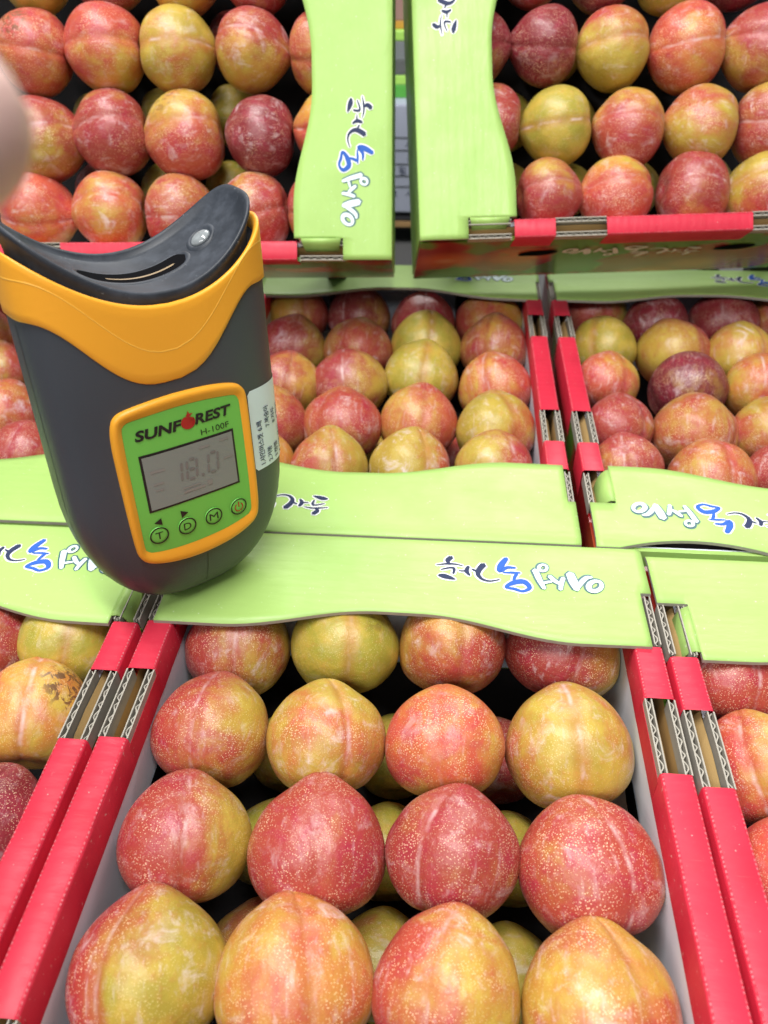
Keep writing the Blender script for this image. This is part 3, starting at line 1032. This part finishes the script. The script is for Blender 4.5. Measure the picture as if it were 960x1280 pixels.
# black rubber cup that cradles the fruit
AX, AY = 0.0470, 0.0240
def zrub(x, y=0.0):
    return 0.1482 + 0.0030 * y / AY + 0.0250 * (abs(x) / AX) ** 2.0
def cup_ring(k, dip, off=0.0, dz=0.0):
    r = []
    for p in PH:
        c, s = math.cos(p), math.sin(p)
        x = (AX + off) * k * math.copysign(abs(c) ** 0.8, c)
        y = (AY + off) * k * math.copysign(abs(s) ** 0.62, s)
        r.append((x, y, zrub(x, y) - dip + dz))
    return r
rings = [cup_ring(0.95, 0.020), cup_ring(0.965, 0.010), cup_ring(0.985, 0.0055), cup_ring(1.0, 0.004), cup_ring(1.02, 0.0025), cup_ring(1.025, 0.0008),
         cup_ring(1.01, -0.0002), cup_ring(0.985, 0.0), cup_ring(0.965, 0.0006), cup_ring(0.945, 0.0022)]
for k_ in (0.88, 0.8, 0.72, 0.64, 0.56, 0.48, 0.4, 0.32, 0.24, 0.16, 0.08):
    rings.append(cup_ring(k_, 0.0022 + 0.0010 * (1 - k_ ** 4)))
cup = mesh_obj('rubber_cup', loft(rings, cap1=True), M['rubber'], meter, smooth=True)
# dark collar between band and cup
rings = []
for off, za in ((-0.0018, -0.0035), (-0.0035, -0.004), (-0.006, -0.003), (-0.009, -0.004)):
    r = []
    for p in PH:
        x, y = around(p, DW / 2 + off, DT / 2 + off)
        r.append((x, y, ztop(x) + za))
    rings.append(r)
mesh_obj('collar', loft(rings), M['rubber'], meter, smooth=True)

def on_cup(x, y, off):
    kk = (abs(x / AX) ** 2.8 + abs(y / AY) ** 2.8) ** (1 / 2.8)
    return Vector((x, y, zrub(x, y) - 0.0022 - 0.0010 * (1 - min(1, kk) ** 4) + off))
def stadium(cx, cy, hl, r, n=12):
    pts = []
    for i in range(n + 1):
        a = -math.pi / 2 + math.pi * i / n
        pts.append((cx + hl + r * math.cos(a), cy + r * math.sin(a)))
    pts += [(cx + hl - 2 * hl * i / 20, cy + r) for i in range(1, 20)]
    for i in range(n + 1):
        a = math.pi / 2 + math.pi * i / n
        pts.append((cx - hl + r * math.cos(a), cy + r * math.sin(a)))
    pts += [(cx - hl + 2 * hl * i / 20, cy - r) for i in range(1, 20)]
    return pts
def cup_patch(cx, cy, hl, r, off, name, mat, parent):
    # strip of the cup surface in the shape of a rounded slot
    bm = bmesh.new()
    n = 28
    prev = None
    for i in range(n + 1):
        x = cx - hl - r + (2 * hl + 2 * r) * i / n
        d = max(0.0, abs(x - cx) - hl)
        h = math.sqrt(max(1e-10, r * r - d * d))
        a, b = bm.verts.new(on_cup(x, cy - h, off)), bm.verts.new(on_cup(x, cy + h, off))
        if prev:
            bm.faces.new((prev[0], a, b, prev[1]))
        prev = (a, b)
    return mesh_obj(name, bm, mat, parent)
def cup_rim(outline, parent, name, w=0.0011, h=0.0011):
    prof = [(-w, 0), (-w * 0.5, h), (w * 0.5, h), (w, 0)]
    n = len(outline)
    rs = []
    for dw, dh in prof:
        r = []
        for i, (x, y) in enumerate(outline):
            a, b = outline[(i - 1) % n], outline[(i + 1) % n]
            tx, ty = b[0] - a[0], b[1] - a[1]
            l = math.hypot(tx, ty) or 1
            r.append(on_cup(x + ty / l * dw, y - tx / l * dw, dh))
        rs.append(r)
    return mesh_obj(name, loft(rs), M['rubber'], parent, smooth=True)
SLX, SLY = -0.0005, 0.0020
cup_patch(SLX, SLY, 0.0170, 0.0052, 0.0003, 'light_slot', M['dark'], cup)  # no recess cut, its inner shade is a black patch on the cup
cup_patch(SLX + 0.002, SLY - 0.0015, 0.0140, 0.0006, 0.0005, 'slot_strip', M['slotline'], cup)
cup_rim(stadium(SLX, SLY, 0.0170, 0.0059), cup, 'slot_rim', 0.0010, 0.0004)
bm = bmesh.new()
bmesh.ops.create_uvsphere(bm, u_segments=24, v_segments=12, radius=1)
lx, ly = 0.0300, 0.0030
sl = 2 * 0.0250 * lx / AX ** 2
bm.transform(Matrix.Translation(on_cup(lx, ly, 0.0002)) @ Matrix.Rotation(-math.atan(sl), 4, 'Y') @ Matrix.Diagonal((0.0046, 0.0046, 0.0020, 1)))
mesh_obj('lens', bm, M['lens'], cup, smooth=True)
cup_rim([(lx + 0.0060 * math.cos(a / 24 * 2 * math.pi) * 0.82, ly + 0.0060 * math.sin(a / 24 * 2 * math.pi)) for a in range(24)], cup, 'lens_rim', 0.0010, 0.0008)

# display panel
def by_angle(pts, cx, cz, n=160):
    """resample a closed outline at even angles about its centre"""
    c = catmull(pts, 24, True)
    A = sorted((math.atan2(z - cz, x - cx), math.hypot(x - cx, z - cz)) for x, z in c)
    out = []
    for i in range(n):
        t = -math.pi + 2 * math.pi * i / n
        k = next((j for j, q in enumerate(A) if q[0] >= t), 0)
        a0, r0 = A[k - 1]
        a1, r1 = A[k]
        if k == 0:
            a0 -= 2 * math.pi
        f = (t - a0) / (a1 - a0) if a1 != a0 else 0
        r = r0 + (r1 - r0) * max(0, min(1, f))
        out.append((cx + r * math.cos(t), cz + r * math.sin(t)))
    return out
mmz = lambda L_: [(x / 1000, z / 1000) for x, z in L_]
PO = by_angle(mmz([(-32, 84), (-32, 73), (-31.4, 96), (-30.6, 100), (-27.4, 103.4), (-16, 105.4), (-2.5, 106.2), (12, 105.4), (22.5, 103.4), (26.4, 100.4), (27.6, 95), (27.7, 84),
                   (27.8, 72), (27.8, 55), (27.6, 43), (26.6, 37.5), (22.5, 33.8), (12, 30.2), (-2, 28.6), (-15, 29.6), (-25.6, 32.4), (-29.6, 36.6), (-30.9, 43), (-31.6, 56)])[0:1]
              + mmz([(-31.8, 92), (-31.2, 97), (-29.8, 101.2), (-26.4, 103.8), (-16, 105.6), (-2.5, 106.3), (12, 105.6), (22.5, 103.4), (26.4, 100.2), (27.6, 95), (27.8, 72), (27.8, 55),
                     (27.6, 43), (26.4, 37.6), (22.5, 33.9), (12, 30.2), (-2, 28.6), (-15, 29.6), (-25.8, 32.6), (-29.8, 36.8), (-31.0, 43), (-31.7, 58)]), -0.002, 0.068)
GO = by_angle(mmz([(-27.6, 84), (-27.3, 95.5), (-26.4, 98), (-23.8, 99.4), (-12, 100.4), (-2.5, 100.7), (10, 100.2), (20.6, 98.8), (22.8, 97.4), (23.6, 94.5), (23.8, 70), (23.6, 43.5),
                   (23.0, 41.2), (21.0, 39.8), (10, 37.6), (-3, 36.8), (-15, 37.2), (-24.2, 38.4), (-26.6, 39.8), (-27.5, 43), (-27.7, 64)]), -0.002, 0.068)
def lerp_ol(t):
    return [(a[0] + (b[0] - a[0]) * t, a[1] + (b[1] - a[1]) * t) for a, b in zip(PO, GO)]
rings = [[front(x, z, o_) for x, z in lerp_ol(t)] for t, o_ in ((0, -0.0006), (0.02, 0.0010), (0.10, 0.0019), (0.28, 0.0024), (0.5, 0.0022), (0.75, 0.0016), (1.0, 0.0009))]
panel = mesh_obj('display_frame', loft(rings), M['amber'], meter, smooth=True)
def fan(outline, off, steps=5):
    cx, cz = -0.002, 0.068
    bm = bmesh.new()
    prev = None
    for s in range(steps):
        t = 1 - s / steps
        cur = [bm.verts.new(front(cx + (x - cx) * t, cz + (z - cz) * t, off)) for x, z in outline]
        if prev:
            n = len(cur)
            for i in range(n):
                bm.faces.new((prev[i], prev[(i + 1) % n], cur[(i + 1) % n], cur[i]))
        prev = cur
    bm.faces.new(prev)
    return bm
mesh_obj('face_label', fan([(x, z) for x, z in GO], 0.0010), M['label_green'], panel, smooth=True)

def front_rect(x0, x1, z0, z1, off, name, mat, parent, r=0.0008, shear=0.0):
    """rounded rectangle lying on the curved front"""
    bm = bmesh.new()
    nx_, nz_ = 24, 8
    g = [[bm.verts.new(front(x0 + (x1 - x0) * i / nx_ + shear * (z0 + (z1 - z0) * j / nz_ - z0), z0 + (z1 - z0) * j / nz_, off)) for i in range(nx_ + 1)] for j in range(nz_ + 1)]
    for j in range(nz_):
        for i in range(nx_):
            bm.faces.new((g[j][i], g[j][i + 1], g[j + 1][i + 1], g[j + 1][i]))
    return mesh_obj(name, bm, mat, parent)
lx0, lx1, lz0, lz1 = -0.0228, 0.0185, 0.0586, 0.0840
front_rect(lx0 - 0.0004, lx1 + 0.0004, lz0 - 0.0004, lz1 + 0.0004, 0.00125, 'screen_border', M['lblack'], panel)
front_rect(lx0 + 0.0006, lx1 - 0.0006, lz0 + 0.0006, lz1 - 0.0006, 0.00150, 'screen', M['lcd'], panel)

def front_poly(polys, off, name, mat, parent):
    bm = bmesh.new()
    for i, poly in enumerate(polys):
        bm.faces.new([bm.verts.new(front(x, z, off + i * 0.000002)) for x, z in poly])
    bmesh.ops.triangulate(bm, faces=bm.faces[:])
    return mesh_obj(name, bm, mat, parent)
def seg_digit(x, z, ch, w=0.0044, h=0.0088, t=0.0011, sh=0.10):
    on = {'1': 'bc', '8': 'abcdefg', '0': 'abcdef'}[ch]
    g = 0.00025
    S = []
    for s in on:
        if s in 'agd':
            zz = {'a': h, 'g': h / 2, 'd': 0}[s]
            p = [(g + t / 2, zz), (g + t, zz + t / 2), (w - g - t, zz + t / 2), (w - g - t / 2, zz), (w - g - t, zz - t / 2), (g + t, zz - t / 2)]
        else:
            xx = w if s in 'bc' else 0
            z0_, z1_ = (h / 2, h) if s in 'bf' else (0, h / 2)
            p = [(xx, z0_ + g), (xx + t / 2, z0_ + g + t / 2), (xx + t / 2, z1_ - g - t / 2), (xx, z1_ - g), (xx - t / 2, z1_ - g - t / 2), (xx - t / 2, z0_ + g + t / 2)]
        S.append([(x + a + sh * b, z + b) for a, b in p])
    return S
segs = seg_digit(-0.0118, 0.0682, '1') + seg_digit(-0.0050, 0.0682, '8') + seg_digit(0.0048, 0.0682, '0')
segs.append([(0.0014, 0.0678), (0.0026, 0.0678), (0.0027, 0.0690), (0.0015, 0.0690)])
front_poly(segs, 0.00170, 'reading', M['lcd_seg'], panel)
gh = [[(x, z), (x + w, z), (x + w, z + h), (x, z + h)] for x, z, w, h in
      ((-0.0200, 0.0755, 0.0062, 0.0013), (0.0125, 0.0720, 0.0046, 0.0009), (-0.0195, 0.0700, 0.0045, 0.0010), (-0.0190, 0.0672, 0.0035, 0.0008), (0.0020, 0.0800, 0.0050, 0.0011), (0.0115, 0.0806, 0.0042, 0.0011),
       (-0.0075, 0.0624, 0.0100, 0.0012), (0.0035, 0.0626, 0.0024, 0.0024), (-0.0075, 0.0644, 0.0080, 0.0007))]
front_poly(gh, 0.00165, 'ghost_marks', M['lcd_ghost'], panel)

def text_tris(body, size, shear=0.0, bold=0.0, align='LEFT', spacing=1.0):
    cu = bpy.data.curves.new('t', 'FONT')
    cu.body = body
    cu.size = size
    cu.shear = shear
    cu.offset = bold
    cu.align_x = align
    cu.space_character = spacing
    cu.resolution_u = 4
    o = bpy.data.objects.new('t', cu)
    COL.objects.link(o)
    bpy.context.view_layer.update()
    me = bpy.data.meshes.new_from_object(o.evaluated_get(bpy.context.evaluated_depsgraph_get()))
    V = [(v.co.x, v.co.y) for v in me.vertices]
    Fs = [tuple(p.vertices) for p in me.polygons]
    bpy.data.objects.remove(o)
    bpy.data.curves.remove(cu)
    bpy.data.meshes.remove(me)
    return V, Fs
def fit(V, x0, x1, z0, z1):
    xs, zs_ = [v[0] for v in V], [v[1] for v in V]
    a, b, c, d = min(xs), max(xs), min(zs_), max(zs_)
    return [(x0 + (x - a) / (b - a) * (x1 - x0), z0 + (z - c) / (d - c) * (z1 - z0)) for x, z in V]
def front_text(body, x0, x1, z0, z1, off, mat, parent, name, **kw):
    V, Fs = text_tris(body, 1.0, **kw)
    V = fit(V, x0, x1, z0, z1)
    me = bpy.data.meshes.new(name)
    me.from_pydata([front(x, z, off) for x, z in V], [], Fs)
    return mesh_obj(name, me, mat, parent)
front_text('SUNF', -0.0232, -0.0032, 0.0906, 0.0952, 0.0013, M['lblack'], panel, 'brand_lettering', shear=0.18, bold=0.035)
front_text('REST', 0.0022, 0.0192, 0.0910, 0.0956, 0.0013, M['lblack'], panel, 'brand_lettering', shear=0.18, bold=0.035)
front_text('H-100F', 0.0042, 0.0172, 0.0857, 0.0883, 0.0013, M['lblack'], panel, 'type_lettering', bold=0.0)
# round red fruit that takes the place of the O
circ = lambda cx, cz, r, n=28: [(cx + r * math.cos(i / n * 2 * math.pi), cz + r * math.sin(i / n * 2 * math.pi)) for i in range(n)]
cres = []
for i in range(25):
    a = rad(115 + 290 * i / 24)
    cres.append((-0.0006 + 0.0031 * math.cos(a), 0.0930 + 0.0029 * math.sin(a)))
for i in range(25):
    a = rad(405 - 290 * i / 24)
    cres.append((0.0004 + 0.0017 * math.cos(a), 0.0939 + 0.0014 * math.sin(a)))
front_poly([circ(-0.0003, 0.0931, 0.0023), cres], 0.0013, 'fruit_emblem', M['lred'], panel)
front_poly([[(-0.0014, 0.0958), (0.0000, 0.0951), (0.0020, 0.0966), (0.0004, 0.0966), (0.0000, 0.0980), (-0.0007, 0.0966)]], 0.00135, 'emblem_leaf', M['lred'], panel)

def front_ring(cx, cz, r, w, off, name, mat, parent, a0=0, a1=360, n=40):
    bm = bmesh.new()
    full = a1 - a0 >= 360
    prs = []
    for i in range(n if full else n + 1):
        a = rad(a0 + (a1 - a0) * i / n)
        prs.append((bm.verts.new(front(cx + (r - w) * math.cos(a), cz + (r - w) * math.sin(a), off)), bm.verts.new(front(cx + r * math.cos(a), cz + r * math.sin(a), off))))
    for i in range(len(prs) if full else len(prs) - 1):
        p, q = prs[i], prs[(i + 1) % len(prs)]
        bm.faces.new((p[0], q[0], q[1], p[1]))
    return mesh_obj(name, bm, mat, parent)
for cx, ch in ((-0.0210, 'T'), (-0.0084, 'D'), (0.0042, 'M'), (0.0168, None)):
    # slightly domed key
    rs = []
    for t, o_ in ((1.0, 0.0009), (0.97, 0.0012), (0.9, 0.0014), (0.6, 0.0015), (0.25, 0.00155)):
        rs.append([front(cx + 0.0041 * t * math.cos(p), 0.0465 + 0.0041 * t * math.sin(p), o_) for p in PH[::4]])
    key_ = mesh_obj('key', loft(rs, cap1=True), M['label_green'], panel, smooth=True)
    front_ring(cx, 0.0465, 0.0041, 0.00060, 0.00165, 'key_ring', M['lblack'], panel)
    if ch:
        front_text(ch, cx - (0.0017 if ch != 'M' else 0.0021), cx + (0.0017 if ch != 'M' else 0.0021), 0.0448, 0.0482, 0.00168, M['lblack'], panel, 'key_letter', bold=0.0, shear=0.0)
    else:
        front_ring(cx, 0.0463, 0.0022, 0.0005, 0.00168, 'power_symbol', M['lred'], panel, 125, 415)
        front_poly([[(cx - 0.0003, 0.0465), (cx + 0.0003, 0.0465), (cx + 0.0003, 0.0491), (cx - 0.0003, 0.0491)]], 0.00170, 'power_bar', M['lred'], panel)
front_poly([[(-0.0222, 0.0528), (-0.0188, 0.0510), (-0.0190, 0.0545)]], 0.0013, 'arrow_mark', M['lblack'], panel)
front_poly([[(-0.0070, 0.0530), (-0.0104, 0.0548), (-0.0102, 0.0512)]], 0.0013, 'arrow_mark', M['lblack'], panel)

# sticker wrapped round the side
def side_pt(s, z, off):
    """s metres round the perimeter from x = 0.0285 on the front towards the right side"""
    if not hasattr(side_pt, 'tab'):
        T, acc, prev = [], 0.0, None
        for i in range(600):
            p = -math.pi / 2 + i / 600 * math.pi
            q = around(p, DW / 2, DT / 2)
            if q[0] >= 0.0285:
                if prev:
                    acc += math.hypot(q[0] - prev[0], q[1] - prev[1])
                T.append((acc, q))
                prev = q
        side_pt.tab = T
    T = side_pt.tab
    k = 0
    while k < len(T) - 2 and T[k + 1][0] < s:
        k += 1
    (s0, a), (s1, b) = T[k], T[k + 1]
    f = (s - s0) / (s1 - s0)
    x, y = a[0] + (b[0] - a[0]) * f, a[1] + (b[1] - a[1]) * f
    tx, ty = b[0] - a[0], b[1] - a[1]
    l = math.hypot(tx, ty)
    return Vector((x + ty / l * off, y - tx / l * off, z))
bm = bmesh.new()
SW = 0.044
g = []
for i in range(31):
    s = SW * i / 30
    e = 0.0016
    d = 0.0
    if s < e:
        d = e - math.sqrt(max(0, e * e - (e - s) ** 2))
    g.append([bm.verts.new(side_pt(s + 1e-6, 0.0590 + d + (0.0382 - 2 * d) * j / 8, 0.00025)) for j in range(9)])
for i in range(30):
    for j in range(8):
        bm.faces.new((g[i][j], g[i + 1][j], g[i + 1][j + 1], g[i][j + 1]))
st = mesh_obj('sticker', bm, M['sticker'], meter, smooth=True)
lines = ['1.샤인머스켓', '2.거봉', '3.캠벨', '4.사과 부사']
lines2 = ['6.배', '7.복숭아', '8.자두', '9.참외']
for i in range(4):
    for tx, z0_ in ((lines[i], 0.0605), (lines2[i], 0.0775)):
        V, Fs = text_tris(tx, 0.0038, bold=0.00004)
        me = bpy.data.meshes.new('sticker_print')
        # letters run up the side, their feet towards the back
        me.from_pydata([side_pt(0.0060 + i * 0.0052 - y, z0_ + x * 0.78, 0.0005) for x, y in V], [], Fs)
        mesh_obj('sticker_print', me, M['ink'], st)

# ------------------------------------------------------------------ what shows through the gap behind
def gap_pt(y, z):
    return z
M['wcarton'] = plain('white_carton', (0.42, 0.45, 0.58), 0.5, 0.05, 20)
M['wood'] = plain('wooden_edge', (0.45, 0.27, 0.12), 0.5, 0.15, 60)
M['clear'] = NT('clear_plastic').set(col=(0.9, 0.95, 0.95), rough=0.12, trans=0.85, ior=1.3)
M['lid'] = plain('green_lid', (0.10, 0.42, 0.06), 0.4, 0.08, 30)
M['limelid'] = plain('lime_lid', (0.42, 0.75, 0.14), 0.4, 0.08, 30)
M['pinkbox'] = plain('dusty_pink_carton', (0.38, 0.22, 0.20), 0.5, 0.08, 30)
M['amberbox'] = plain('amber_edge', (0.60, 0.30, 0.05), 0.5, 0.08, 30)
YB = 0.97
root = empty('white_carton', (-0.065, YB, 0))
tag(root, 'pale carton with printed table seen through the gap between the tilted cartons', 'carton')
bm = bmesh.new()
add_box(bm, -0.12, 0.12, 0, 0.16, 0.036, 0.158)
bevel_all(bm, 0.002)
mesh_obj('body', bm, M['wcarton'], root)
for zz in (0.1225, 0.1085, 0.0930, 0.0795, 0.0670):
    bm = bmesh.new()
    add_box(bm, -0.1, 0.1, -0.0006, -0.0002, zz, zz + 0.0008)
    mesh_obj('printed_line', bm, M['lblack'], root)
for tx, x, z in (('사', 0.002, 0.1115), ('홍', 0.004, 0.0968), ('됨', -0.006, 0.0822), ('2', -0.013, 0.0560), ('ㅅ', 0.001, 0.0560)):
    V, Fs = text_tris(tx, 0.0105)
    me = bpy.data.meshes.new('printed_letter')
    me.from_pydata([(x + a, -0.0007, z + b) for a, b in V], [], Fs)
    mesh_obj('printed_letter', me, M['ink'], root)
bm = bmesh.new()
add_box(bm, -0.14, 0.14, -0.010, 0.17, 0.0, 0.012)
add_box(bm, -0.14, 0.14, -0.0125, -0.010, 0.003, 0.009, 1)
shelf = mesh_obj('shelf_plank', bm, [M['rack'], M['wood']])
shelf.location = (-0.065, YB, 0.020)
tag(shelf, 'low dark shelf with wooden edge under the pale carton in the gap', 'shelf')
root = empty('fruit_tub', (-0.065, YB + 0.03, 0.158))
tag(root, 'clear plastic tub with green lid standing on the pale carton in the gap', 'tub')
for nm, z0_, z1_, w, mt_ in (('base_rim', 0.0, 0.014, 0.10, 'lid'), ('lower_band', 0.014, 0.024, 0.101, 'limelid'), ('tub_wall', 0.024, 0.058, 0.096, 'clear'), ('lid', 0.058, 0.068, 0.10, 'limelid')):
    bm = bmesh.new()
    add_box(bm, -w, w, 0.0, 0.12, z0_, z1_)
    bevel_all(bm, 0.0015)
    mesh_obj(nm, bm, M[mt_], root)
root = empty('small_carton', (-0.065, YB + 0.04, 0.2262))
tag(root, 'dusty pink carton with amber edge on top of the clear tub in the gap', 'carton')
for nm, z0_, z1_, mt_ in (('edge_band', 0.0, 0.008, 'amberbox'), ('body', 0.008, 0.09, 'pinkbox')):
    bm = bmesh.new()
    add_box(bm, -0.1, 0.1, 0.0, 0.1, z0_, z1_)
    bevel_all(bm, 0.0012)
    mesh_obj(nm, bm, M[mt_], root)

# ------------------------------------------------------------------ the photographer's finger at the edge of the lens
def skin_mat():
    k = NT('skin')
    o = k.obj()
    n = k.noise(o, 90, 4)
    k.set(col=k.mix(n, (0.94, 0.64, 0.58), (0.88, 0.56, 0.50)), rough=0.5, sss=0.0)
    k.bump(k.noise(o, 900, 3), 0.3, 0.0004)
    return k.mat
M['skin'] = skin_mat()
CAMP = Vector((0, 0, 0.27 + Z0))
def cpt(r, u, f):
    return CAMP + (CR * r + CU * u + CF * f) * 0.76
def person_hand():
    VV, FF = [], []
    def limb(pts):
        """closed tapered tube with rounded ends; the remesh below fuses the limbs to one skin"""
        c = [(*cpt(*p), r) for p, r in pts]
        c = catmull(c, 6)
        ctr = [Vector(q[:3]) for q in c]
        rr = [q[3] for q in c]
        d0, d1 = (ctr[0] - ctr[1]).normalized(), (ctr[-1] - ctr[-2]).normalized()
        cap0 = [(ctr[0] + d0 * rr[0] * math.sin(a), rr[0] * math.cos(a)) for a in (1.45, 1.1, 0.7, 0.35)]
        cap1 = [(ctr[-1] + d1 * rr[-1] * math.sin(a), rr[-1] * math.cos(a)) for a in (0.35, 0.7, 1.1, 1.45)]
        allp = cap0 + list(zip(ctr, rr)) + cap1
        b0 = len(VV)
        n = 18
        for i_, (q, r) in enumerate(allp):
            t = (allp[min(i_ + 1, len(allp) - 1)][0] - allp[max(i_ - 1, 0)][0]).normalized()
            u = t.orthogonal().normalized() if i_ == 0 else (u - t * u.dot(t)).normalized()
            w = t.cross(u)
            for k_ in range(n):
                a = 2 * math.pi * k_ / n
                VV.append(q + (u * math.cos(a) + w * math.sin(a)) * r)
        for i_ in range(len(allp) - 1):
            for k_ in range(n):
                a, b = b0 + i_ * n + k_, b0 + i_ * n + (k_ + 1) % n
                FF.append((a, b, b + n, a + n))
        FF.append(tuple(b0 + k_ for k_ in range(n))[::-1])
        FF.append(tuple(b0 + (len(allp) - 1) * n + k_ for k_ in range(n)))
    W_ = ((-0.235, -0.060, 0.095), 0.022)
    limb([W_, ((-0.195, -0.020, 0.102), 0.026), ((-0.160, 0.006, 0.106), 0.018)])
    limb([((-0.195, -0.020, 0.102), 0.022), ((-0.155, -0.030, 0.104), 0.017)])
    limb([((-0.160, 0.010, 0.107), 0.013), ((-0.135, 0.034, 0.110), 0.0098), ((-0.104, 0.0485, 0.112), 0.0100), ((-0.086, 0.0530, 0.112), 0.0104), ((-0.072, 0.0545, 0.111), 0.0108), ((-0.0650, 0.0555, 0.110), 0.0106)])
    for i_, du in enumerate((-0.022, -0.041, -0.058)):
        limb([((-0.160, 0.012 + du, 0.104), 0.0115), ((-0.128, 0.026 + du, 0.100), 0.0090), ((-0.122, 0.024 + du, 0.078 + 0.004 * i_), 0.0084), ((-0.140, 0.016 + du, 0.070 + 0.004 * i_), 0.0074)])
    limb([((-0.200, -0.015, 0.110), 0.0160), ((-0.182, 0.020, 0.126), 0.0115), ((-0.158, 0.046, 0.134), 0.0098), ((-0.140, 0.060, 0.136), 0.0078)])
    me = bpy.data.meshes.new('person')
    me.from_pydata(VV, [], FF)
    o = mesh_obj('person', me, M['skin'], smooth=True)
    md = o.modifiers.new('fuse', 'REMESH')
    md.mode = 'VOXEL'
    md.voxel_size = 0.0016
    md.use_smooth_shade = True
    sm = o.modifiers.new('soften', 'SMOOTH')
    sm.iterations = 6
    tag(o, 'out-of-focus fingertip of a person reaching in at the upper left edge', 'person')
    return o
person_hand()
bpy.context.view_layer.update()
